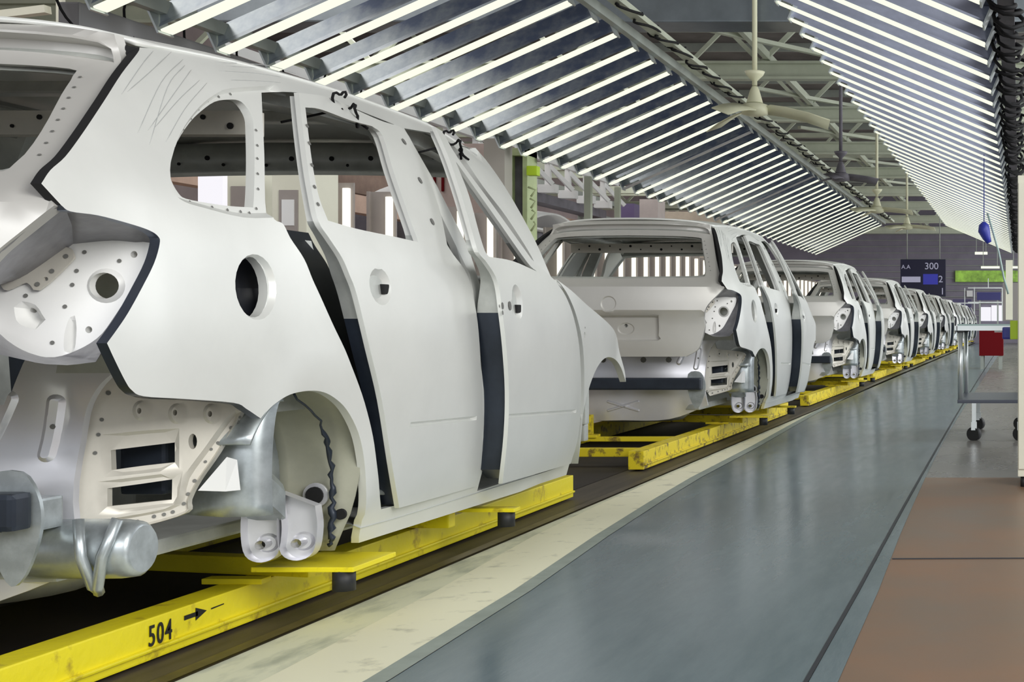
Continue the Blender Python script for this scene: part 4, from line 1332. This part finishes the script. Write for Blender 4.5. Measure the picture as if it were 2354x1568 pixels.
M_FAN = mat('fan_cream', (0.72, 0.72, 0.52), 0.45)
fan(-2.86, 15.0, 3.17, 0.80, math.radians(15), 'large cream ceiling fan hanging in the roof opening between the sloping lights', M_FAN, 0.18)
fan(-2.86, 22.2, 3.20, 0.60, math.radians(20), 'dark ceiling fan with black hub hanging beyond the large cream one', M_MACH)
fan(-2.86, 27.8, 3.14, 0.72, math.radians(-5), 'cream ceiling fan with a long drop rod, beyond the dark fan', M_FAN, 0.10)
fan(-2.86, 35.2, 3.32, 0.72, math.radians(-8), 'smallest cream ceiling fan, at the far end of the roof opening', M_FAN, 0.10)

# ---------------------------------------------------------------- far end of the hall
mb = MB(); mb.box((-16, 62, 0), (9, 62.2, 7)); struct('wall_far', mb, M_PURP, 'mauve grey far wall')
mb = MB(); mb.box((-16.2, -6, 0), (-16, 62, 7)); struct('wall_left', mb, mat('pinkish_wall', (0.40, 0.33, 0.33), 0.7, noise=0.25, nscale=0.7), 'dull pinkish left wall')
mb = MB()
for z in [1.2 + 0.28 * k for k in range(20)]:
    mb.box((-9, 61.93, z), (6, 61.97, z + 0.03))
struct('wall_far_boards', mb, M_TRUSSG, 'horizontal ribs of the far wall')


def EB_(px0, py0, px1, py1, D, depth, m, name, label, cat, group=None, bevel=0.0, rods=0.0, legs=0.0):
    a = E(px0, py1, D); b = E(px1, py0, D)
    mb = MB(); mb.box((a.x, D, a.z), (b.x, D + depth, b.z))
    for f in (0.12, 0.88):
        xx = a.x + (b.x - a.x) * f
        if rods: mb.box((xx - .012, D + depth / 2 - .012, b.z), (xx + .012, D + depth / 2 + .012, 6.9), 1)
        if legs:
            for yy in (D + .05, D + depth - .05): mb.box((xx - .03, yy - .03, 0), (xx + .03, yy + .03, a.z), 1)
    return thing(name, mb, [m, M_TRUSSG] if (rods or legs) else m, label, cat, group, bevel=bevel)


# score board
DBD = 50.0
a = E(2070, 682, DBD); b = E(2174, 596, DBD)
bd_ = empty('display_board', ((a.x + b.x) / 2, DBD, a.z), 'dark navy production display board with dim characters above the far cars', 'display board')
org = tuple(bd_.location)
mb = MB(org); mb.box((a.x, DBD, a.z), (b.x, DBD + 0.12, b.z)); mb.build('board_case', M_NBOARD, bd_, bevel=0.01)
for (t_, px, py, sz, m) in (('A.A', 2072, 618, 0.21, M_GLOW), ('300', 2125, 619, 0.34, M_GLOW), ('2', 2157, 649, 0.34, M_GLOW), ('1', 2161, 677, 0.34, M_GLOW)):
    p = E(px, py, DBD - 0.02)
    text_mesh('character', t_, sz, 0.003, m, bd_, p - Vector(org), (math.pi / 2, 0, 0))
a = E(2073, 649, DBD - .01); b = E(2116, 636, DBD - .01)
mb = MB(org); mb.box((a.x, DBD - .02, a.z), (b.x, DBD, b.z)); mb.build('text_bar', M_GLOW, bd_)
a = E(2122, 654, DBD - .01); b = E(2156, 630, DBD - .01)
mb = MB(org); mb.box((a.x, DBD - .015, a.z), (b.x, DBD, b.z)); mb.build('lit_field', M_GLOWB, bd_)
mb = MB(org)
for px in (2085, 2160):
    p = E(px, 596, DBD); mb.cyl((p.x, DBD + .06, p.z), (p.x, DBD + .06, 6.9), 0.02, 8)
mb.build('hanger', M_TRUSSG, bd_)

# green-lit windows at the far wall, gantry and machines
EB_(2196, 622, 2348, 648, 61.8, 0.1, M_WIN, 'window_1', 'long window with green light in the far wall', 'window')['kind'] = 'structure'
for i, (x0, x1) in enumerate(((2254, 2270), (2279, 2296))):
    EB_(x0, 706 if i == 0 else 702, x1 + 8, 738, 61.8, 0.14, M_DAY, 'light_panel', ['bright white panel at far end, left of two', 'bright white panel at far end, right of two'][i], 'panel')
EB_(2255, 612, 2298, 617, 48, 0.1, M_TUBE, 'tube_light', 'bright horizontal tube light near the green windows', 'tube light', rods=1)
EB_(2328, 612, 2344, 617, 48, 0.1, M_TUBE, 'tube_light', 'short bright tube light beside the far cream column', 'tube light', rods=1)
EB_(2241, 579, 2270, 585, 50, 0.1, M_TUBE, 'tube_light', 'small bright tube light under the end of the right lights', 'tube light', rods=1)
mb = MB()
for (xa, ya, xb, yb, w) in ((2225, 662, 2304, 662, 2.4), (2225, 695, 2304, 695, 2.4), (2240, 660, 2240, 738, 2), (2304, 662, 2304, 738, 2), (2200, 697, 2250, 697, 2.5), (2272, 640, 2272, 662, 2), (2218, 662, 2218, 740, 2)):
    p = E(xa, ya, 55); q = E(xb, yb, 55); mb.bar(p, q, w * 55 / F, w * 55 / F, up=(0, 1, 0))
thing('gantry', mb, M_ALU, 'pale tubular gantry frame at the far end', 'gantry')
EB_(2246, 672, 2300, 690, 56, 0.4, mat('deep_blue', (0.03, 0.03, 0.14), .5), 'machine', 'dark blue machine inside the far gantry', 'machine', legs=1)
EB_(2305, 650, 2342, 738, 35, 0.6, mat('warm_grey', (0.27, 0.25, 0.25), .6), 'partition', 'warm grey partition behind the cart', 'partition')
EB_(2312, 598, 2328, 735, 34.0, 0.2, M_CREAM, 'column', 'cream column at the far end beside the hanging cables', 'column')
EB_(2222, 668, 2236, 682, 61.85, .15, M_WHT, 'sign', 'small white box sign at the far end', 'sign')
EB_(2190, 688, 2232, 735, 57, 1.0, mat('purple_machine', (0.10, 0.09, 0.20), .5), 'machine', 'purple machine behind the last car bodies', 'machine', legs=1)

# ---------------------------------------------------------------- cart and things on the walkway side
CT = (0.0, 10.2, 0)
ct = empty('workshop_cart', (-0.22, 10.6, 0), 'tall tubular steel cart with grey green top on castors beside the walkway', 'cart')
co_ = (-0.22, 10.6, 0)
x0, x1, ya, yb = -0.455, 0.02, 10.1, 11.2
mb = MB(co_); mb.box((x0, ya, 0.835), (x1, yb, 0.85)); mb.build('cart_top', M_TEAL, ct, bevel=0.004)
mb = MB(co_); mb.bar((x0, ya, 0.82), (x1, ya, 0.82), 0.04, 0.035).bar((x0, yb, 0.82), (x1, yb, 0.82), 0.04, 0.035).bar((x0, ya, 0.82), (x0, yb, 0.82), 0.04, 0.035).bar((x1, ya, 0.82), (x1, yb, 0.82), 0.04, 0.035); mb.build('top_frame', M_ALU, ct)
for x, y in ((x0 + .02, ya + .02), (x1 - .02, ya + .02), (x0 + .02, yb - .02), (x1 - .02, yb - .02)):
    mb = MB(co_); mb.cyl((x, y, 0.285), (x, y, 0.82), 0.018, 14); mb.build('leg', M_ALU, ct)
    mb = MB(co_); mb.box((x - .026, y - .026, 0.79), (x + .026, y + .026, 0.835)); mb.build('corner_joint', M_RUB, ct)
    xx = x + (0.10 if x < -0.2 else 0)
    mb = MB(co_); mb.bar((xx, y, 0.28), (xx, y, 0.13), 0.03, 0.03, up=(0, 1, 0)); mb.box((xx - .02, y - .03, .08), (xx + .02, y + .03, .14))
    cs = mb.build('castor_fork', M_ALU, ct)
    mb = MB(co_); mb.cyl((xx - .010, y - .02, 0.052), (xx + .010, y + .02, 0.052), 0.050, 20); mb.build('castor_wheel', M_RUB, cs)
mb = MB(co_); mb.box((x0, ya, 0.275), (x1, yb, 0.30)); mb.build('shelf', mat('shelf_dark', (0.06, 0.07, 0.10), .3), ct, bevel=0.004)

cb = empty('cabinet', (0.2, 7.4, 0), 'tall cream cabinet with small feet cut off by the photo edge', 'cabinet')
co_ = (0.2, 7.4, 0)
mb = MB(co_); mb.box((-0.012, 7.2, 0.06), (0.5, 7.7, 1.62)); mb.build('cabinet_body', M_CREAM, cb, bevel=0.006)
mb = MB(co_); mb.box((-0.008, 7.185, 0.10), (0.49, 7.2, 1.58)); mb.build('cabinet_door', M_CREAM, cb, bevel=0.004)
for x in (0.02, 0.46):
    mb = MB(co_); mb.cyl((x, 7.24, 0), (x, 7.24, 0.06), 0.018, 12); mb.build('foot', M_RUB, cb)

EB_(2251, 757, 2306, 818, 26.0, 0.8, M_RED, 'parts_bin', 'dark red metal bin seen beneath the cart top', 'bin', legs=1)
EB_(2304, 752, 2341, 780, 7.55, 0.12, M_BLUE, 'plastic_box', 'blue plastic box fixed to the cream cabinet', 'box', bevel=0.01)
EB_(2286, 753, 2303, 764, 10.12, 0.1, M_WHT, 'white_tool', 'small white tool hanging under the cart top', 'tool')
EB_(2322, 737, 2341, 780, 7.3, 0.06, M_LIME, 'switch_box', 'yellow green switch box at the cream cabinet edge', 'switch box', bevel=0.004)

# hanging tool, balancer with hose
mb = MB(); p = E(2262, 530, 16)
mb.tube([p + Vector((0, 0, 0.10)), p + Vector((0.0, 0, 0.06)), p, p + Vector((0.03, 0, -0.08)), p + Vector((0.06, 0, -0.14))], [0.02, 0.06, 0.07, 0.05, 0.03], 14)
mb.cyl(p + Vector((0, 0, 0.1)), p + Vector((0, 0, 1.6)), 0.006, 6)
thing('tool_balancer', mb, M_BLUE, 'blue spring balancer hanging below the right sloping lights', 'tool balancer')
mb = MB(); pts = [E(2270, 490, 16), E(2282, 530, 16), E(2296, 580, 16), E(2308, 640, 16), E(2318, 676, 16)]
mb.tube(pts, 0.012, 6); thing('air_hose', mb, M_TEAL, 'teal air hose hanging beside the blue balancer', 'hose')

# ---------------------------------------------------------------- things beyond the line, far flank
def post(px, py0, py1, w, D, m, name, label, cat, group=None, depth=None):
    a = E(px - w / 2, py1, D); b = E(px + w / 2, py0, D)
    mb = MB(); mb.box((a.x, D, max(0, a.z) if py1 < 2000 else 0), (b.x, D + (depth or (b.x - a.x)), b.z))
    return thing(name, mb, m, label, cat, group)


# electrical pillar with yellow-green frame
pc = empty('control_pillar', (-5.35, 14.6, 0), 'yellow green control pillar with dark window slot and lime lamp', 'control pillar')
o3 = (-5.35, 14.6, 0)
a = E(1165, 340, 14.6); b = E(1212, 340, 14.6)
mb = MB(o3)
mb.box((a.x, 14.6, 0), (a.x + 0.05, 14.9, a.z)).box((b.x - 0.05, 14.6, 0), (b.x, 14.9, a.z)).box((a.x, 14.6, a.z - 0.08), (b.x, 14.9, a.z)).box((a.x + .05, 14.62, 0), (b.x - .05, 14.9, 1.62))
mb.build('frame', M_GREEN, pc, bevel=0.004)
mb = MB(o3); mb.box((a.x + .05, 14.7, 1.62), (b.x - .05, 14.74, a.z - .08)); mb.build('window_slot', M_MACH, pc)
mb = MB(o3); p = E(1222, 392, 14.5); mb.box((p.x - .055, 14.5, p.z - .05), (p.x + .055, 14.6, p.z + .05)); mb.build('lamp', M_LIME, pc, bevel=0.01)
mb = MB(o3); p = E(1214, 430, 14.55)
for q in range(4): mb.tube([p + Vector((0.02 * q, 0, -0.12 * q)), p + Vector((0.08, 0, -0.12 * q - .03)), p + Vector((0.03, 0, -0.12 * q - .1))], 0.012, 6)
mb.build('wiring', M_GREEN, pc)
post(1136, 318, 3000, 48, 14.2, mat('grey_taupe', (0.42, 0.40, 0.36), .6), 'column', 'wide taupe column behind the front pillar of the largest body', 'column')
post(1350, 405, 3000, 15, 19, M_TRUSS, 'column', 'thin pale green post above the second car roof', 'column')
post(1418, 430, 3000, 12, 21, M_TRUSS, 'column', 'shorter pale green post above the second car roof', 'column')
post(135, -60, 3000, 13, 11, M_CREAM, 'column', 'cream post rising behind the rear roof edge of the largest body', 'column')
post(750, 372, 3000, 26, 10.2, M_CREAM, 'column', 'cream post seen through the rear door window of the largest body', 'column')
rail_mb = MB(); rail_mb.bar(E(-40, 40, 11), E(110, 22, 11), 0.08, 0.06); thing('pipe', rail_mb, M_CREAM, 'cream pipe in the upper corner behind the largest body', 'pipe')

# overhead power-and-free conveyor with white hangers
mb = MB()
mb.bar((-7.2, 12, 2.72), (-7.2, 23.8, 2.72), 0.25, 0.14)
thing('overhead_track', mb, M_MACH, 'dark overhead track on the far flank carrying white hangers', 'track')
mb = MB(); mb.bar((-6.9, 12, 3.25), (-6.9, 23.8, 3.25), 0.08, 0.09)
thing('overhead_track', mb, M_WHT, 'thin white overhead track on the far flank', 'track')
hh = None
for k in range(11):
    y = 14.2 + k * 0.9
    if hh is None:
        hh = empty('hanger', (-6.95, y, 2.80))
        o4 = (-6.95, y, 2.80)
        mb = MB(o4); mb.box((-6.99, y - .04, 2.80), (-6.91, y + .04, 3.22)).bar((-6.95, y, 3.2), (-6.65, y + .2, 2.84), 0.06, 0.06); mb.build('arm', M_WHT, hh)
        mb = MB(o4); mb.box((-7.08, y - .08, 2.78), (-6.82, y + .08, 2.90)); mb.build('trolley', M_WHT, hh)
        o = hh
    else:
        o = copy_tree(hh); o.location.y = y
    tag(o, 'white metal hanger on the overhead track at the far flank', 'hanger', 'white hangers on the overhead track')
# white car-shaped part stacks under the track
for k in range(3):
    y = 15.5 + 2.6 * k
    mb = MB(); rows = []
    for j in range(13):
        t = j / 12
        rows.append([(-7.3 + q * 0.9, y + 2.2 * t, 2.25 + 0.24 * math.sin(math.pi * t) * (1 - 0.3 * q) - 0.06 * q) for q in (0, 0.25, 0.5, 0.75, 1)])
    mb.grid(rows); mb.grid([[(p[0], p[1], 2.12) for p in r] for r in rows])
    thing('stored_panel', mb, M_WHT, 'pale pressed panel lying on the rack at the far flank', 'panel', 'pale panels on the far rack', solid=0.03)
mb = MB(); mb.box((-7.6, 14, 0.0), (-6.55, 23.4, 2.10))
thing('storage_rack', mb, M_MACH, 'long dark grey rack under the pale panels at the far flank', 'rack', bevel=0.02)
# pinkish girders
mb = MB(); mb.bar((-6.0, 9.0, 1.93), (-6.0, 14.5, 1.93), 0.12, 0.16); thing('beam', mb, M_PINK, 'pinkish beam seen through the rear door window of the largest body', 'beam')
mb = MB(); mb.bar((-8.2, 15, 2.6), (-8.2, 32, 2.6), 0.2, 0.3); thing('beam', mb, M_PINK, 'long pinkish duct above the white hangers', 'beam')
EB_(985, 330, 1160, 720, 15.2, 0.3, mat('pink_panel', (0.58, 0.46, 0.42), .6, noise=.15), 'partition', 'pinkish partition behind the front door window of the largest body', 'partition')
mb = MB()
for px in (999, 1018):
    mb.bar(E(px, 388, 15.19), E(px, 440, 15.19), 0.025, 0.02, up=(0, 1, 0))
thing('red_marker', mb, M_RED, 'pair of red vertical bars on the pinkish partition', 'marker')

EB_(1470, 458, 1512, 700, 24.0, 0.5, mat('pale_pink_paint', (0.80, 0.70, 0.68), 0.5, noise=0.1), 'machine_tower', 'pale pink machine tower rising behind the second car roof', 'machine', legs=1)
EB_(1424, 468, 1458, 700, 25.0, 0.6, mat('violet_housing', (0.16, 0.12, 0.26), 0.5), 'machine_housing', 'violet machine housing left of the pale pink tower', 'machine', legs=1)
EB_(1528, 486, 1645, 700, 27.0, 0.6, mat('cream_hopper', (0.72, 0.62, 0.50), 0.5, noise=0.15), 'hopper', 'cream hopper housing behind the second car roof, right of the pink tower', 'machine', legs=1)

# control cabinets seen through the side windows
def cabinet(px0, px1, py0, D, label, win=False):
    a = E(px0, py0, D); b = E(px1, py0, D)
    o = empty('control_cabinet', ((a.x + b.x) / 2, D + .2, 0), label, 'control cabinet', None)
    og = tuple(o.location)
    mb = MB(og); mb.box((a.x, D, 0), (b.x, D + 0.4, a.z)); mb.build('cabinet_body', M_CREAM, o, bevel=0.006)
    mb = MB(og); mb.box((a.x + .05, D - .012, 0.1), (b.x - .05, D, a.z - .14)); mb.build('cabinet_door', M_TAUPE, o)
    if win:
        mb = MB(og); mb.box((a.x + .07, D - .02, a.z - .36), (b.x - .07, D - .012, a.z - .20)); mb.build('notice', M_WHT, o)
    return o


cabinet(625, 705, 385, 8.6, 'cream control cabinet with white notice behind the rear door gap of the largest body', True)
cabinet(515, 600, 378, 8.9, 'cream control cabinet behind the quarter window of the largest body')
EB_(455, 378, 512, 560, 8.4, 0.05, M_DAY, 'light_panel', 'bright white panel behind the quarter window of the largest body', 'panel')
# dark machinery mass behind
mb = MB(); rnd = random.Random(4)
for k in range(34):
    y = 8 + k * 0.9; w = rnd.uniform(0.4, 1.2); h = rnd.uniform(0.9, 2.3)
    x = rnd.uniform(-11.5, -9.2)
    bx = MB(); bx.box((x - w / 2, y, 0), (x + w / 2, y + 0.7, h))
    if k % 3 == 0: bx.box((x - w / 4, y + .1, h), (x + w / 4, y + .5, h + .25))
    thing('machine', bx, [M_MACH, M_TAUPE, mat('machine_light', (0.5, 0.48, 0.48), .5)][k % 3], 'grey machine housing in the dim area beyond the upright lamps', 'machine', 'machines beyond the upright lamps', bevel=0.01)
# steel platform and pipes at upper left behind the lights
mb = MB()
for z in (3.0, 3.35):
    mb.bar((-8.5, 6, z), (-8.5, 40, z), 0.1, 0.1)
for k in range(12):
    mb.bar((-8.5, 6 + 3 * k, 0), (-8.5, 6 + 3 * k, 3.4), 0.12, 0.12)
    mb.bar((-8.5, 6 + 3 * k, 3.0), (-8.5, 7.5 + 3 * k, 3.35), 0.05, 0.05)
thing('platform_frame', mb, M_TRUSSG, 'grey steel frame of posts and rails beyond the left lights', 'frame')
mb = MB(); mb.bar((-5.40, 7.9, 2.60), (-5.40, 11.0, 2.60), 0.12, 0.16); thing('trunking', mb, mat('trunking_grey', (0.25, 0.25, 0.26), .5), 'grey trunking under the low ends of the nearest left lights', 'trunking', bevel=.01)
mb = MB()
for k in range(8):
    mb.box((-13, 10 + k * 6 - .1, 4.6), (-5.5, 10 + k * 6 + .1, 4.8))
thing('cross_beam', mb, M_TRUSS, 'pale cross beams above the left machinery', 'beams')
print('objects', len(bpy.data.objects))
